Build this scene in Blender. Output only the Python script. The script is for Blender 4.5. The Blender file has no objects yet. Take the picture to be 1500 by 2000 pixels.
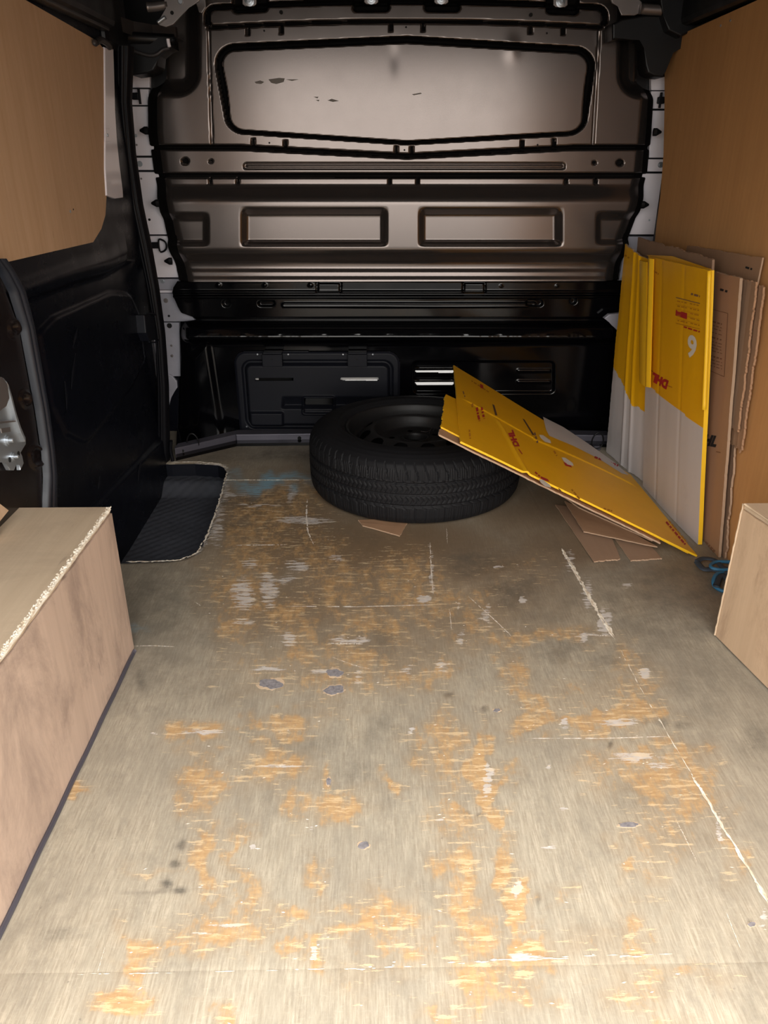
import bpy, bmesh, math, random
import numpy as np
from math import sin, cos, pi, radians, sqrt
from mathutils import Vector
random.seed(4); rng = np.random.default_rng(7)
S = bpy.context.scene
COL = S.collection

# ------------------------------------------------------------------ camera
FPX = 1500.0; PITCH = radians(25); YAW = radians(.9); CAM = np.array([-.117, 0, .95])
cd = bpy.data.cameras.new('camera'); cam = bpy.data.objects.new('camera', cd); COL.objects.link(cam)
cam.location = CAM; cam.rotation_euler = (pi/2-PITCH, 0, -YAW)
cd.sensor_fit = 'VERTICAL'; cd.sensor_height = 36; cd.lens = 27; cd.clip_start = .02; cd.clip_end = 200
S.camera = cam
# ------------------------------------------------------------------ world, light, exposure
S.view_settings.view_transform = 'Standard'; S.view_settings.look = 'None'
S.view_settings.gamma = 1; S.view_settings.use_curve_mapping = False
S.view_settings.exposure = .38
w = bpy.data.worlds.new('sky'); S.world = w; w.use_nodes = True
nt = w.node_tree; nt.nodes.clear()
wo = nt.nodes.new('ShaderNodeOutputWorld'); bg = nt.nodes.new('ShaderNodeBackground')
tc = nt.nodes.new('ShaderNodeTexCoord'); sx = nt.nodes.new('ShaderNodeSeparateXYZ')
cr = nt.nodes.new('ShaderNodeValToRGB')
cr.color_ramp.elements[0].position = 0.0; cr.color_ramp.elements[0].color = (.44, .42, .395, 1)
cr.color_ramp.elements[1].position = 1.0; cr.color_ramp.elements[1].color = (1, .98, .95, 1)
nt.links.new(tc.outputs['Generated'], sx.inputs[0]); nt.links.new(sx.outputs['Z'], cr.inputs[0])
nt.links.new(cr.outputs[0], bg.inputs[0]); nt.links.new(bg.outputs[0], wo.inputs[0])
bg.inputs[1].default_value = 6.4
# portal at the open rear doors (guides daylight sampling, gives no light)
pl = bpy.data.lights.new('rear_opening_portal', 'AREA'); pl.shape = 'RECTANGLE'; pl.size = 1.8; pl.size_y = 1.5
po = bpy.data.objects.new('rear_opening_portal', pl); COL.objects.link(po)
po.location = (0, .17, .67); po.rotation_euler = (pi/2, 0, 0); pl.cycles.is_portal = True
S.cycles.max_bounces = 8; S.cycles.diffuse_bounces = 6; S.cycles.glossy_bounces = 4

# ------------------------------------------------------------------ calibration helpers
def ray(u, v):
    u = np.asarray(u, float); v = np.asarray(v, float)
    x = (u-750)/FPX; y = -(v-1000)/FPX
    Y = cos(PITCH)+y*sin(PITCH); Z = -sin(PITCH)+y*cos(PITCH)
    return np.stack([x*cos(YAW)+Y*sin(YAW), -x*sin(YAW)+Y*cos(YAW), Z], -1)
def FZ(u, v, z=0.):
    r = ray(u, v); return CAM+r*((z-CAM[2])/r[..., 2])[..., None]
def BY(u, v, y=2.72):
    r = ray(u, v); return CAM+r*(y/r[..., 1])[..., None]
def SX(u, v, x):
    r = ray(u, v); return CAM+r*((x-CAM[0])/r[..., 0])[..., None]
def PL(u, v, p, n):
    r = ray(u, v); return CAM+r*(((p-CAM)@n)/(r@n))[..., None]
def PR(q):
    d = np.asarray(q)-CAM
    X = d[..., 0]*cos(YAW)-d[..., 1]*sin(YAW); Y = d[..., 0]*sin(YAW)+d[..., 1]*cos(YAW)
    D = Y*cos(PITCH)-d[..., 2]*sin(PITCH); yc = (Y*sin(PITCH)+d[..., 2]*cos(PITCH))/D
    return 750+FPX*X/D, 1000-FPX*yc

# ------------------------------------------------------------------ materials
MATS = {}
class NB:
    def __init__(s, name):
        s.m = bpy.data.materials.new(name); s.m.use_nodes = True; s.t = s.m.node_tree; s.t.nodes.clear()
        s.out = s.n('ShaderNodeOutputMaterial'); s.b = s.n('ShaderNodeBsdfPrincipled')
        s.l(s.b.outputs[0], s.out.inputs[0]); MATS[name] = s.m
    def n(s, t, **k):
        o = s.t.nodes.new(t)
        for a, b in k.items(): setattr(o, a, b)
        return o
    def l(s, a, b): s.t.links.new(a, b)
    def obj(s):
        if not hasattr(s, 'tc'): s.tc = s.n('ShaderNodeTexCoord')
        return s.tc.outputs['Object']
    def noise(s, scale=(1, 1, 1), sc=5, det=4, rough=.55, rot=(0, 0, 0), dist=0):
        mp = s.n('ShaderNodeMapping'); mp.inputs['Scale'].default_value = scale; mp.inputs['Rotation'].default_value = rot
        s.l(s.obj(), mp.inputs[0]); n = s.n('ShaderNodeTexNoise'); s.l(mp.outputs[0], n.inputs['Vector'])
        n.inputs['Scale'].default_value = sc; n.inputs['Detail'].default_value = det
        n.inputs['Roughness'].default_value = rough; n.inputs['Distortion'].default_value = dist
        return n.outputs['Fac']
    def ramp(s, f, stops):
        r = s.n('ShaderNodeValToRGB'); e = r.color_ramp.elements
        while len(e) < len(stops): e.new(.5)
        for i, (p, c) in enumerate(stops):
            e[i].position = p; e[i].color = (c, c, c, 1) if isinstance(c, (int, float)) else (*c, 1)
        s.l(f, r.inputs[0]); return r.outputs[0]
    def mix(s, f, a, b, mode='MIX'):
        r = s.n('ShaderNodeMix', data_type='RGBA', blend_type=mode)
        for k, x in ((0, f), (6, a), (7, b)):
            if isinstance(x, (int, float)): r.inputs[k].default_value = x if k == 0 else (x, x, x, 1)
            elif isinstance(x, tuple): r.inputs[k].default_value = (*x, 1)
            else: s.l(x, r.inputs[k])
        return r.outputs[2]
    def math(s, op, a, b=0., clamp=False):
        r = s.n('ShaderNodeMath', operation=op, use_clamp=clamp)
        for k, x in enumerate((a, b)):
            if isinstance(x, (int, float)): r.inputs[k].default_value = x
            else: s.l(x, r.inputs[k])
        return r.outputs[0]
    def set(s, color=None, rough=None, metal=None, coat=None, spec=None):
        for k, x in (('Base Color', color), ('Roughness', rough), ('Metallic', metal), ('Coat Weight', coat), ('Specular IOR Level', spec)):
            if x is None: continue
            if isinstance(x, tuple): s.b.inputs[k].default_value = (*x, 1)
            elif isinstance(x, (int, float)): s.b.inputs[k].default_value = x
            else: s.l(x, s.b.inputs[k])
    def bump(s, h, strength=.3, dist=.002):
        b = s.n('ShaderNodeBump'); b.inputs['Strength'].default_value = strength; b.inputs['Distance'].default_value = dist
        s.l(h, b.inputs['Height']); s.l(b.outputs[0], s.b.inputs['Normal'])

def paint(name, col, rough, metal=0, coat=0, spec=.5, var=.12, marks=0, bump=.0, rv=.06):
    m = NB(name); f = m.noise(sc=9, det=5)
    c = m.mix(f, tuple(x*(1-var) for x in col), tuple(min(1, x*(1+var)) for x in col))
    if marks:
        k = m.noise(scale=(1, 1, 1), sc=38, det=6, rough=.7)
        c = m.mix(m.ramp(k, [(.66, 0), (.70, marks)]), c, tuple(min(1, x*2.2+.02) for x in col))
    r = m.ramp(m.noise(sc=14, det=6), [(.3, max(0, rough-rv)), (.7, min(1, rough+rv))])
    m.set(c, r, metal, coat, spec)
    if bump: m.bump(m.noise(sc=900, det=2), bump, .0006)
    return m.m

def ply(name, c0, c1, grain, dirt=.25, dirtcol=(.16, .12, .09), rough=.62, sc=1.0, streaks=None):
    m = NB(name)
    g = m.noise(scale=grain, sc=60*sc, det=5, rough=.65)
    big = m.noise(scale=tuple(x**.5 for x in grain), sc=4*sc, det=4)
    c = m.mix(m.ramp(g, [(.3, 0), (.7, 1)]), c0, c1)
    c = m.mix(m.math('MULTIPLY', m.ramp(big, [(.40, 0), (.72, 1)]), .5), c, tuple(x*.82 for x in c0))
    d = m.noise(scale=(1, 1.9, 1.1), sc=3.4, det=10, rough=.74, dist=.5, rot=(.6, .2, .4))
    c = m.mix(m.math('MULTIPLY', m.ramp(d, [(.47, 0), (.66, 1)]), dirt), c, dirtcol)
    sp = m.noise(scale=tuple((x+.3) for x in grain), sc=26, det=3)
    c = m.mix(m.math('MULTIPLY', m.ramp(sp, [(.70, 0), (.76, 1)]), .55), c, dirtcol)
    m.set(c, rough, spec=.3); m.bump(g, .25, .0008); return m.m

ply('ply_lining_left', (.56, .36, .21), (.64, .43, .27), (1, 1, .06), .12, (.33, .21, .13))
ply('ply_lining_right', (.62, .32, .12), (.70, .375, .15), (1, 1, .06), .12, (.36, .20, .10))
ply('ply_box_side', (.50, .375, .295), (.62, .47, .375), (1, .9, .05), .70, (.27, .20, .165))
ply('ply_box_top', (.55, .42, .29), (.66, .52, .37), (1, .06, 1), .30, (.32, .24, .17))
ply('ply_box_right', (.56, .39, .25), (.68, .49, .33), (1, .9, .05), .65, (.34, .22, .14))
m = NB('raw_splinters'); m.set(m.ramp(m.noise(scale=(1, .3, 1), sc=160, det=4), [(.35, (.62, .50, .36)), (.55, (.86, .80, .68)), (.75, (.95, .92, .84))]), .8)
paint('raw_wood', (.58, .44, .30), .75, var=.25); paint('scuff_beige', (.17, .15, .13), .6, var=.2)
m = NB('white_scratch'); m.set(m.ramp(m.noise(sc=220, det=3), [(.35, (.62, .50, .36)), (.6, (.84, .80, .74))]), .7)
m = NB('grey_metal_showing'); m.set(m.ramp(m.noise(sc=150, det=3), [(.3, (.17, .16, .17)), (.7, (.32, .30, .31))]), .6)
paint('bulkhead_paint', (.172, .147, .136), .21, .82, 0, .5, .03, .0, .0, .012)
paint('groove_edge_black', (.004, .0035, .0035), .75, 0, 0, .12, .2)  # plain matt black for the bulkhead's grooves, notches, holes and side edges
paint('bulkhead_lower_black', (.002, .002, .0028), .11, 0, 0, .42, .3, .12, .03, .03)
paint('black_plastic', (.009, .010, .015), .42, 0, 0, .2, .2, .1, .3)
paint('door_black', (.0035, .0042, .0080), .30, 0, 0, .17, .3, .0, .2)
paint('pillar_dark', (.012, .009, .009), .22, .0, .0, .5, .3, .25)
paint('dark_trim', (.006, .006, .007), .42, 0, 0, .35)
paint('rail_grey', (.05, .045, .045), .4, .2)
paint('rubber_seal', (.014, .018, .027), .42, var=.3)
paint('seal_black', (.005, .005, .007), .5, 0, 0, .2, var=.2)
paint('body_white', (.93, .89, .95), .30, .0, .3, var=.03, rv=.02)
paint('body_dull', (.42, .42, .48), .35, .1, var=.3)
paint('base_trim_metal', (.13, .125, .155), .42, .5, var=.15)
paint('zinc', (.50, .54, .58), .32, .75, var=.2)
paint('bracket_grey', (.28, .25, .24), .35, .7, var=.12)
paint('hole_black', (.004, .004, .004), .8)
paint('rubber_mat', (.060, .064, .078), .65, var=.4, marks=.5, bump=.8)
paint('tyre_rubber', (.010, .010, .0115), .62, 0, 0, .22, var=.25, bump=.4)
paint('rim_black', (.012, .0115, .012), .5, .1, var=.5, bump=.3)
paint('rope_blue', (.03, .16, .30), .5, var=.2)
paint('strap_dark', (.035, .05, .07), .7, var=.4)
paint('roof_dark', (.012, .012, .012), .6)
paint('tarmac', (.06, .058, .056), .9, var=.2)
paint('label_white', (.66, .65, .63), .6)
def card(name, col, edge=.12, crush=.15, stretch=(1, 1, .12)):
    m = NB(name); f = m.noise(scale=stretch, sc=14, det=5)
    c = m.mix(f, tuple(x*(1-edge) for x in col), tuple(min(1, x*(1+edge)) for x in col))
    d = m.noise(sc=7, det=7, rough=.7)
    c = m.mix(m.math('MULTIPLY', m.ramp(d, [(.58, 0), (.75, 1)]), crush), c, tuple(x*.6 for x in col))
    m.set(c, .45 if 'yellow' in name else .75, spec=.35)
    m.bump(m.noise(scale=stretch, sc=70, det=3), .25, .0012); return m.m
card('card_brown', (.40, .235, .135)); card('card_brown_dull', (.33, .21, .135)); card('card_edge', (.44, .30, .20))
card('card_yellow', (.84, .44, .006), .06, .12); card('card_yellow_bright', (.90, .53, .02), .05, .05); card('card_white', (.60, .565, .56), .06, .25)
card('ink_red', (.42, .02, .02)); card('ink_red_faint', (.50, .20, .01)); card('ink_dark', (.10, .05, .03)); card('ink_white', (.72, .70, .64)); card('ink_black', (.02, .02, .02)); card('ink_brown', (.22, .11, .06))

# floor: worn, varnished plywood; masks painted on the wood as vertex colours (stains fixed to the boards)
m = NB('worn_floor')
at = m.n('ShaderNodeAttribute', attribute_name='stain'); sp = m.n('ShaderNodeSeparateColor'); m.l(at.outputs['Color'], sp.inputs[0])
at2 = m.n('ShaderNodeAttribute', attribute_name='stain2'); sp2 = m.n('ShaderNodeSeparateColor'); m.l(at2.outputs['Color'], sp2.inputs[0])
O, W, G = sp.outputs; BL, BR, _x = sp2.outputs
gy = m.noise(scale=(1, .07, 1), sc=300, det=8, rough=.78)
gx_ = m.noise(scale=(.25, 1, 1), sc=260, det=4, rough=.7)
gy2 = m.noise(scale=(1, .22, 1), sc=34, det=9, rough=.72)
base = m.mix(m.ramp(gy, [(.38, 0), (.62, 1)]), (.345, .295, .22), (.555, .495, .385))
base = m.mix(m.math('MULTIPLY', m.ramp(gx_, [(.55, 0), (.68, 1)]), .30), base, (.62, .565, .46))
base = m.mix(m.math('MULTIPLY', m.ramp(gy2, [(.42, 0), (.62, 1)]), .50), base, (.335, .30, .235))
bl = m.noise(sc=2.6, det=7, rough=.62, dist=.4)
base = m.mix(m.math('MULTIPLY', m.ramp(bl, [(.44, 0), (.66, 1)]), .50), base, (.235, .205, .165))
bl2 = m.noise(scale=(1, .6, 1), sc=15, det=12, rough=.82)
base = m.mix(m.math('MULTIPLY', m.ramp(bl2, [(.50, 0), (.63, 1)]), .42), base, (.235, .21, .17))
# brownish film where marked
base = m.mix(m.math('MULTIPLY', BR, .85), base, (.19, .125, .07))
# grime
gn = m.noise(sc=13, det=12, rough=.80)
gf = m.math('MULTIPLY', G, m.ramp(gn, [(.38, .15), (.58, 1)]))
base = m.mix(m.math('MULTIPLY', gf, .85), base, (.095, .088, .075))
# scattered small dark scuffs
sc_ = m.noise(scale=(1, .8, 1), sc=46, det=5, rough=.75)
base = m.mix(m.math('MULTIPLY', m.ramp(sc_, [(.665, 0), (.72, 1)]), .55), base, (.12, .11, .10))
# orange sub-layer where the varnish has gone
on = m.noise(scale=(1, .5, 1), sc=34, det=12, rough=.80)
onc = m.ramp(on, [(.30, 0), (.70, 1)])
of = m.ramp(m.math('MULTIPLY', m.math('ADD', m.math('MULTIPLY', O, .85), onc), .6), [(.60, 0), (.80, 1)])
orange = m.mix(m.ramp(m.noise(scale=(.25, 1, 1), sc=150, det=4), [(.35, 0), (.65, 1)]), (.47, .26, .10), (.66, .42, .19))
base = m.mix(m.math('MULTIPLY', m.math('MULTIPLY', O, .60, True), m.ramp(gn, [(.3, .4), (.7, 1)])), base, (.36, .235, .12))
base = m.mix(m.math('MULTIPLY', of, .66), base, orange)
# pale splinters running across
wn = m.noise(scale=(.16, 1, 1), sc=120, det=8, rough=.72)
wnc = m.ramp(wn, [(.38, 0), (.62, 1)])
wf = m.ramp(m.math('MULTIPLY', m.math('ADD', m.math('MULTIPLY', W, .80), m.math('MULTIPLY', wnc, .85)), .6), [(.60, 0), (.65, 1)])
wf2 = m.ramp(m.math('ADD', m.math('MULTIPLY', O, .25), m.math('MULTIPLY', wnc, .7)), [(.70, 0), (.75, 1)])
pale = m.mix(m.noise(sc=60, det=3), (.50, .45, .39), (.74, .71, .70))
base = m.mix(m.math('MULTIPLY', wf, .9), base, pale); base = m.mix(m.math('MULTIPLY', wf2, .55), base, (.80, .62, .38))
bf = m.math('MULTIPLY', BL, m.ramp(wn, [(.35, 0), (.6, 1)]))
base = m.mix(m.math('MULTIPLY', bf, .8), base, (.26, .42, .50))
m.set(base, m.ramp(gn, [(.3, .38), (.7, .55)]), spec=.4)
hh = m.math('SUBTRACT', m.math('MULTIPLY', gy, .6), m.math('MULTIPLY', wf, .9)); m.bump(hh, .35, .0012)

# ------------------------------------------------------------------ mesh helpers
def tag(o, label=None, cat=None, group=None, kind=None):
    if label: o['label'] = label
    if cat: o['category'] = cat
    if group: o['group'] = group
    if kind: o['kind'] = kind
    return o
def empty(name, loc=(0, 0, 0)):
    o = bpy.data.objects.new(name, None); o.location = loc; o.empty_display_size = .05; COL.objects.link(o); return o
def link(name, me, mats, parent=None, smooth=False):
    for mm in (mats if isinstance(mats, (list, tuple)) else [mats]): me.materials.append(MATS[mm])
    o = bpy.data.objects.new(name, me); COL.objects.link(o)
    if parent is not None:
        o.parent = parent
        if parent.type == 'EMPTY': o.matrix_parent_inverse.identity(); o.location = -Vector(parent.location) if parent.parent is None else (0, 0, 0)
    if smooth: me.polygons.foreach_set('use_smooth', [True]*len(me.polygons))
    return o
def mesh(name, V, F, mats, parent=None, smooth=False, mi=None):
    me = bpy.data.meshes.new(name); me.from_pydata([tuple(map(float, v)) for v in V], [], [tuple(map(int, f)) for f in F]); me.update()
    o = link(name, me, mats, parent, smooth)
    if mi is not None: me.polygons.foreach_set('material_index', np.asarray(mi, np.int32))
    return o
def gridmesh(name, P, mats, parent=None, keep=None, mi=None, smooth=True, flip=False, attrs=None):
    ny, nx = P.shape[:2]; idx = np.arange(ny*nx).reshape(ny, nx)
    q = np.stack([idx[:-1, :-1], idx[:-1, 1:], idx[1:, 1:], idx[1:, :-1]], -1).reshape(-1, 4)
    if flip: q = q[:, ::-1]
    if keep is not None: q = q[keep.reshape(-1)]
    if mi is not None: mi = mi.reshape(-1)[keep.reshape(-1)] if keep is not None else mi.reshape(-1)
    V = P.reshape(-1, 3)
    used = np.zeros(len(V), bool); used[q.reshape(-1)] = True
    remap = np.cumsum(used)-1; V2 = V[used]; q = remap[q]
    me = bpy.data.meshes.new(name); me.vertices.add(len(V2)); me.vertices.foreach_set('co', V2.astype(np.float32).reshape(-1))
    me.loops.add(q.size); me.loops.foreach_set('vertex_index', q.astype(np.int32).reshape(-1))
    me.polygons.add(len(q)); me.polygons.foreach_set('loop_start', np.arange(0, q.size, 4, dtype=np.int32))
    me.polygons.foreach_set('loop_total', np.full(len(q), 4, np.int32)) if bpy.app.version < (4, 0) else None
    me.update(calc_edges=True); me.validate()
    o = link(name, me, mats, parent, smooth)
    if mi is not None: me.polygons.foreach_set('material_index', mi.astype(np.int32))
    if attrs:
        for k, a in attrs.items():
            ca = me.color_attributes.new(k, 'FLOAT_COLOR', 'POINT'); ca.data.foreach_set('color', a.reshape(-1, 4)[used].astype(np.float32).reshape(-1))
    return o
def prism(name, pts, nrm, t, mat, parent=None, bev=0., mats2=None):
    """flat outline pts (world, planar), thickened by t AGAINST nrm (front face stays where measured)"""
    pts = [Vector(p) for p in pts]; n = Vector(nrm).normalized()
    ar = sum(((pts[i]-pts[0]).cross(pts[(i+1) % len(pts)]-pts[0]) for i in range(1, len(pts)-1)), Vector())
    if ar.dot(n) < 0: pts = pts[::-1]
    bm = bmesh.new(); a = [bm.verts.new(p) for p in pts]; b = [bm.verts.new(p-n*t) for p in pts]
    bm.faces.new(a); bm.faces.new(b[::-1]); N = len(pts)
    for i in range(N): bm.faces.new((a[i], b[i], b[(i+1) % N], a[(i+1) % N]))
    if bev: bmesh.ops.bevel(bm, geom=[e for e in bm.edges if e.verts[0] in a and e.verts[1] in a], offset=bev, segments=3, affect='EDGES', profile=.5)
    me = bpy.data.meshes.new(name); bm.to_mesh(me); bm.free()
    return link(name, me, mat, parent)
def pY(name, px, Y, t, mat, parent=None, bev=0.): return prism(name, [BY(u, v, Y) for u, v in px], (0, -1, 0), t, mat, parent, bev)
def pX(name, px, X, t, mat, parent=None, bev=0.): return prism(name, [SX(u, v, X) for u, v in px], (1 if X < 0 else -1, 0, 0), t, mat, parent, bev)
def box(name, lo, hi, mat, parent=None, bev=0., seg=2):
    bm = bmesh.new(); bmesh.ops.create_cube(bm, size=1)
    for v in bm.verts: v.co = [lo[i]+(v.co[i]+.5)*(hi[i]-lo[i]) for i in range(3)]
    if bev: bmesh.ops.bevel(bm, geom=list(bm.edges), offset=bev, segments=seg, affect='EDGES', profile=.5)
    me = bpy.data.meshes.new(name); bm.to_mesh(me); bm.free(); return link(name, me, mat, parent)
def tube(name, pts, r, mat, parent=None, closed=False, ns=10, flat=1.0, sub=6):
    P = np.array(pts, float); n = len(P)
    if sub > 1 and n > 2:                           # Catmull-Rom
        Q = []; rng_ = range(n if closed else n-1)
        for i in rng_:
            p0, p1, p2, p3 = P[(i-1) % n if closed else max(i-1, 0)], P[i], P[(i+1) % n], P[(i+2) % n if closed else min(i+2, n-1)]
            for k in range(sub):
                t = k/sub; Q.append(.5*((2*p1)+(-p0+p2)*t+(2*p0-5*p1+4*p2-p3)*t*t+(-p0+3*p1-3*p2+p3)*t**3))
        if not closed: Q.append(P[-1])
        P = np.array(Q)
    n = len(P); V = []; F = []; rr = r if callable(r) else (lambda t: r)
    for i in range(n):
        a = P[(i+1) % n] if (closed or i < n-1) else P[i]; b = P[(i-1) % n] if (closed or i > 0) else P[i]
        t = a-b; t /= np.linalg.norm(t)+1e-12; up = np.array([0, 0, 1.]) if abs(t[2]) < .9 else np.array([0, 1., 0])
        x = np.cross(t, up); x /= np.linalg.norm(x); y = np.cross(x, t); R = rr(i/max(1, n-1))
        for k in range(ns):
            an = 2*pi*k/ns; V.append(P[i]+R*(cos(an)*x+flat*sin(an)*y))
    for i in range(n if closed else n-1):
        for k in range(ns): F.append((i*ns+k, i*ns+(k+1) % ns, ((i+1) % n)*ns+(k+1) % ns, ((i+1) % n)*ns+k))
    if not closed: F += [tuple(range(ns)), tuple(range((n-1)*ns, n*ns))[::-1]]
    return mesh(name, V, F, mat, parent, True)
def disc(name, c, nrm, r, h, mat, parent=None, ns=20, rings=None):
    """lathe about nrm starting at c; rings=[(radius, height)...]"""
    n = Vector(nrm).normalized(); x = n.orthogonal().normalized(); y = n.cross(x); c = Vector(c)
    rings = rings or [(r, 0), (r, h*.7), (r*.85, h)]
    V = []; F = []
    for (a, b) in rings:
        for k in range(ns): V.append(c+n*b+(x*cos(2*pi*k/ns)+y*sin(2*pi*k/ns))*a)
    for i in range(len(rings)-1):
        for k in range(ns): F.append((i*ns+k, i*ns+(k+1) % ns, (i+1)*ns+(k+1) % ns, (i+1)*ns+k))
    F.append(tuple(range((len(rings)-1)*ns, len(rings)*ns)))
    return mesh(name, V, F, mat, parent)
def sst(x, a, b):
    t = np.clip((x-a)/(b-a), 0, 1); return t*t*(3-2*t)
def band(x, a, b, e=1.5): return sst(x, a-e, a+e)*(1-sst(x, b-e, b+e))
def softprof(v, xs, ys, sg=2.6):
    g_ = np.arange(xs[0]-20, xs[-1]+20, .5); y = np.interp(g_, xs, ys); k = np.exp(-.5*(np.arange(-20, 21)*.5/sg)**2); k /= k.sum()
    sm = np.convolve(np.pad(y, 20, 'edge'), k, 'valid'); wgt = sst(g_, 352, 362); return np.interp(v, g_, y*(1-wgt)+sm*wgt)
def rr(u, v, u0, v0, u1, v1, r):
    cx, cy = (u0+u1)/2, (v0+v1)/2; qx = np.abs(u-cx)-(u1-u0)/2+r; qy = np.abs(v-cy)-(v1-v0)/2+r
    return np.hypot(np.maximum(qx, 0), np.maximum(qy, 0))+np.minimum(np.maximum(qx, qy), 0)-r
def sdpoly(u, v, P):
    d = np.full(u.shape, 1e9); s = np.ones(u.shape)
    for i in range(len(P)):
        a = P[i]; b = P[i-1]; ex, ey = b[0]-a[0], b[1]-a[1]; wx, wy = u-a[0], v-a[1]
        t = np.clip((wx*ex+wy*ey)/(ex*ex+ey*ey), 0, 1); d = np.minimum(d, (wx-ex*t)**2+(wy-ey*t)**2)
        c1 = v >= a[1]; c2 = v < b[1]; c3 = ex*wy > ey*wx
        s = np.where((c1 & c2 & c3) | (~c1 & ~c2 & ~c3), -s, s)
    return s*np.sqrt(d)
def sdline(u, v, P):
    d = np.full(u.shape, 1e9)
    for a, b in zip(P[:-1], P[1:]):
        ex, ey = b[0]-a[0], b[1]-a[1]; wx, wy = u-a[0], v-a[1]
        t = np.clip((wx*ex+wy*ey)/(ex*ex+ey*ey), 0, 1); d = np.minimum(d, np.hypot(wx-ex*t, wy-ey*t))
    return d
def wob(a, f, seed=0):
    r = np.random.default_rng(seed); return sum(np.sin(a*f*k+r.uniform(0, 6))/k for k in (1, 2.3, 4.1, 7.7))

# ================================================================== LARGE STRUCTURE
ground = tag(box('ground', (-12, -14, -.72), (12, 14, -.62), 'tarmac'), kind='structure')
roof = tag(box('ceiling', (-.95, .36, 1.42), (.95, 2.95, 1.45), 'roof_dark'), kind='structure')
for y in (.7, 1.25, 1.8, 2.35): box('roof_rib', (-.80, y, 1.385), (.80, y+.05, 1.419), 'roof_dark', roof, .01)

# ---------------- floor
floor = tag(box('floor', (-.95, .2, -.12), (.95, 2.95, -.10), 'roof_dark'), kind='structure')
YN = float(FZ(750, 1890)[1]); YF = 2.288
WELL_PX = [(250, 904), (335, 905), (380, 904), (425, 907), (438, 912), (443, 922), (438, 940), (425, 985), (412, 1025), (400, 1055), (385, 1078), (362, 1090), (330, 1095), (245, 1098), (150, 1101), (60, 1000)]
WELL = [FZ(u, v)[:2] for u, v in WELL_PX]
ORANGE = [(520,990,110,45,.8),(500,1060,80,50,.8),(620,1070,60,60,.7),(660,1130,70,60,.75),(430,1120,45,50,.55),(480,1150,70,75,.8),(780,1130,60,50,.8),(740,1200,60,45,.8),(560,1200,60,40,.8),(445,1230,30,40,.8),(570,1260,50,50,.8),(690,1270,50,50,.7),(840,1160,70,45,.75),(930,1190,60,60,.6),(1000,1110,60,40,.5),(860,1215,60,30,.6),(560,1310,100,45,.6),(650,1325,50,55,.7),(720,1310,35,50,.75),(790,1300,50,45,.7),(860,1310,35,40,.7),(920,1210,60,20,.7),(1060,1235,110,18,.8),(1000,1320,36,60,.8),(1022,1390,28,55,1),(1050,1422,55,18,.9),(1150,1408,120,24,1),(1245,1398,50,28,.95),(1120,1360,80,40,.5),(1230,1340,40,40,.7),(1215,1310,20,40,.7),(400,1425,50,22,1),(540,1422,70,20,1),(640,1408,60,14,.5),(860,1450,38,60,.85),(885,1500,32,60,.75),(942,1480,20,60,1.1),(968,1560,20,60,1.1),(395,1510,45,40,.9),(520,1500,60,35,.9),(380,1565,25,35,.9),(360,1600,12,20,.8),(640,1520,22,30,.9),(640,1585,60,28,1),(560,1590,16,40,.8),(770,1535,25,14,.9),(1185,1500,60,35,.7),(1280,1490,85,28,.9),(1290,1540,50,40,.9),(1355,1550,50,60,.85),(1310,1620,60,45,.65),(1425,1660,22,50,.8),(400,1700,28,70,1),(470,1670,18,60,.8),(480,1760,26,50,.9),(300,1700,45,9,.7),(440,1820,85,32,.9),(550,1788,42,14,1),(630,1720,18,34,.9),(690,1798,60,28,.9),(760,1800,50,45,.9),(575,1850,14,26,.9),(612,1855,16,30,1),(885,1600,38,40,.75),(900,1720,34,85,.9),(920,1800,50,60,.9),(990,1690,20,50,1.05),(1015,1760,17,60,1.05),(1030,1862,45,30,1.1),(265,1880,36,50,1),(240,1965,48,34,1.1),(350,1850,50,14,.8),(430,1990,30,22,.9),(930,1915,50,55,.9),(1010,1925,40,45,.8),(1240,1830,30,55,.8),(1235,1925,55,45,.7),(1270,1690,28,30,.6),(1215,1675,26,22,.8),(1090,1760,18,18,.5),(1300,1990,50,30,.6),(890,1590,60,14,.8),(800,1870,40,30,.7),(700,1900,60,40,.45),(845,1850,20,20,.6),(1065,1970,20,20,.7),(860,1990,40,20,.7),(135,1535,9,12,1.2),(1240,1440,20,6,.6),(930,1240,60,15,.5),(1140,1850,60,30,.5),(1330,1900,90,18,.6),(430,1210,20,30,.6)]
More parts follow.
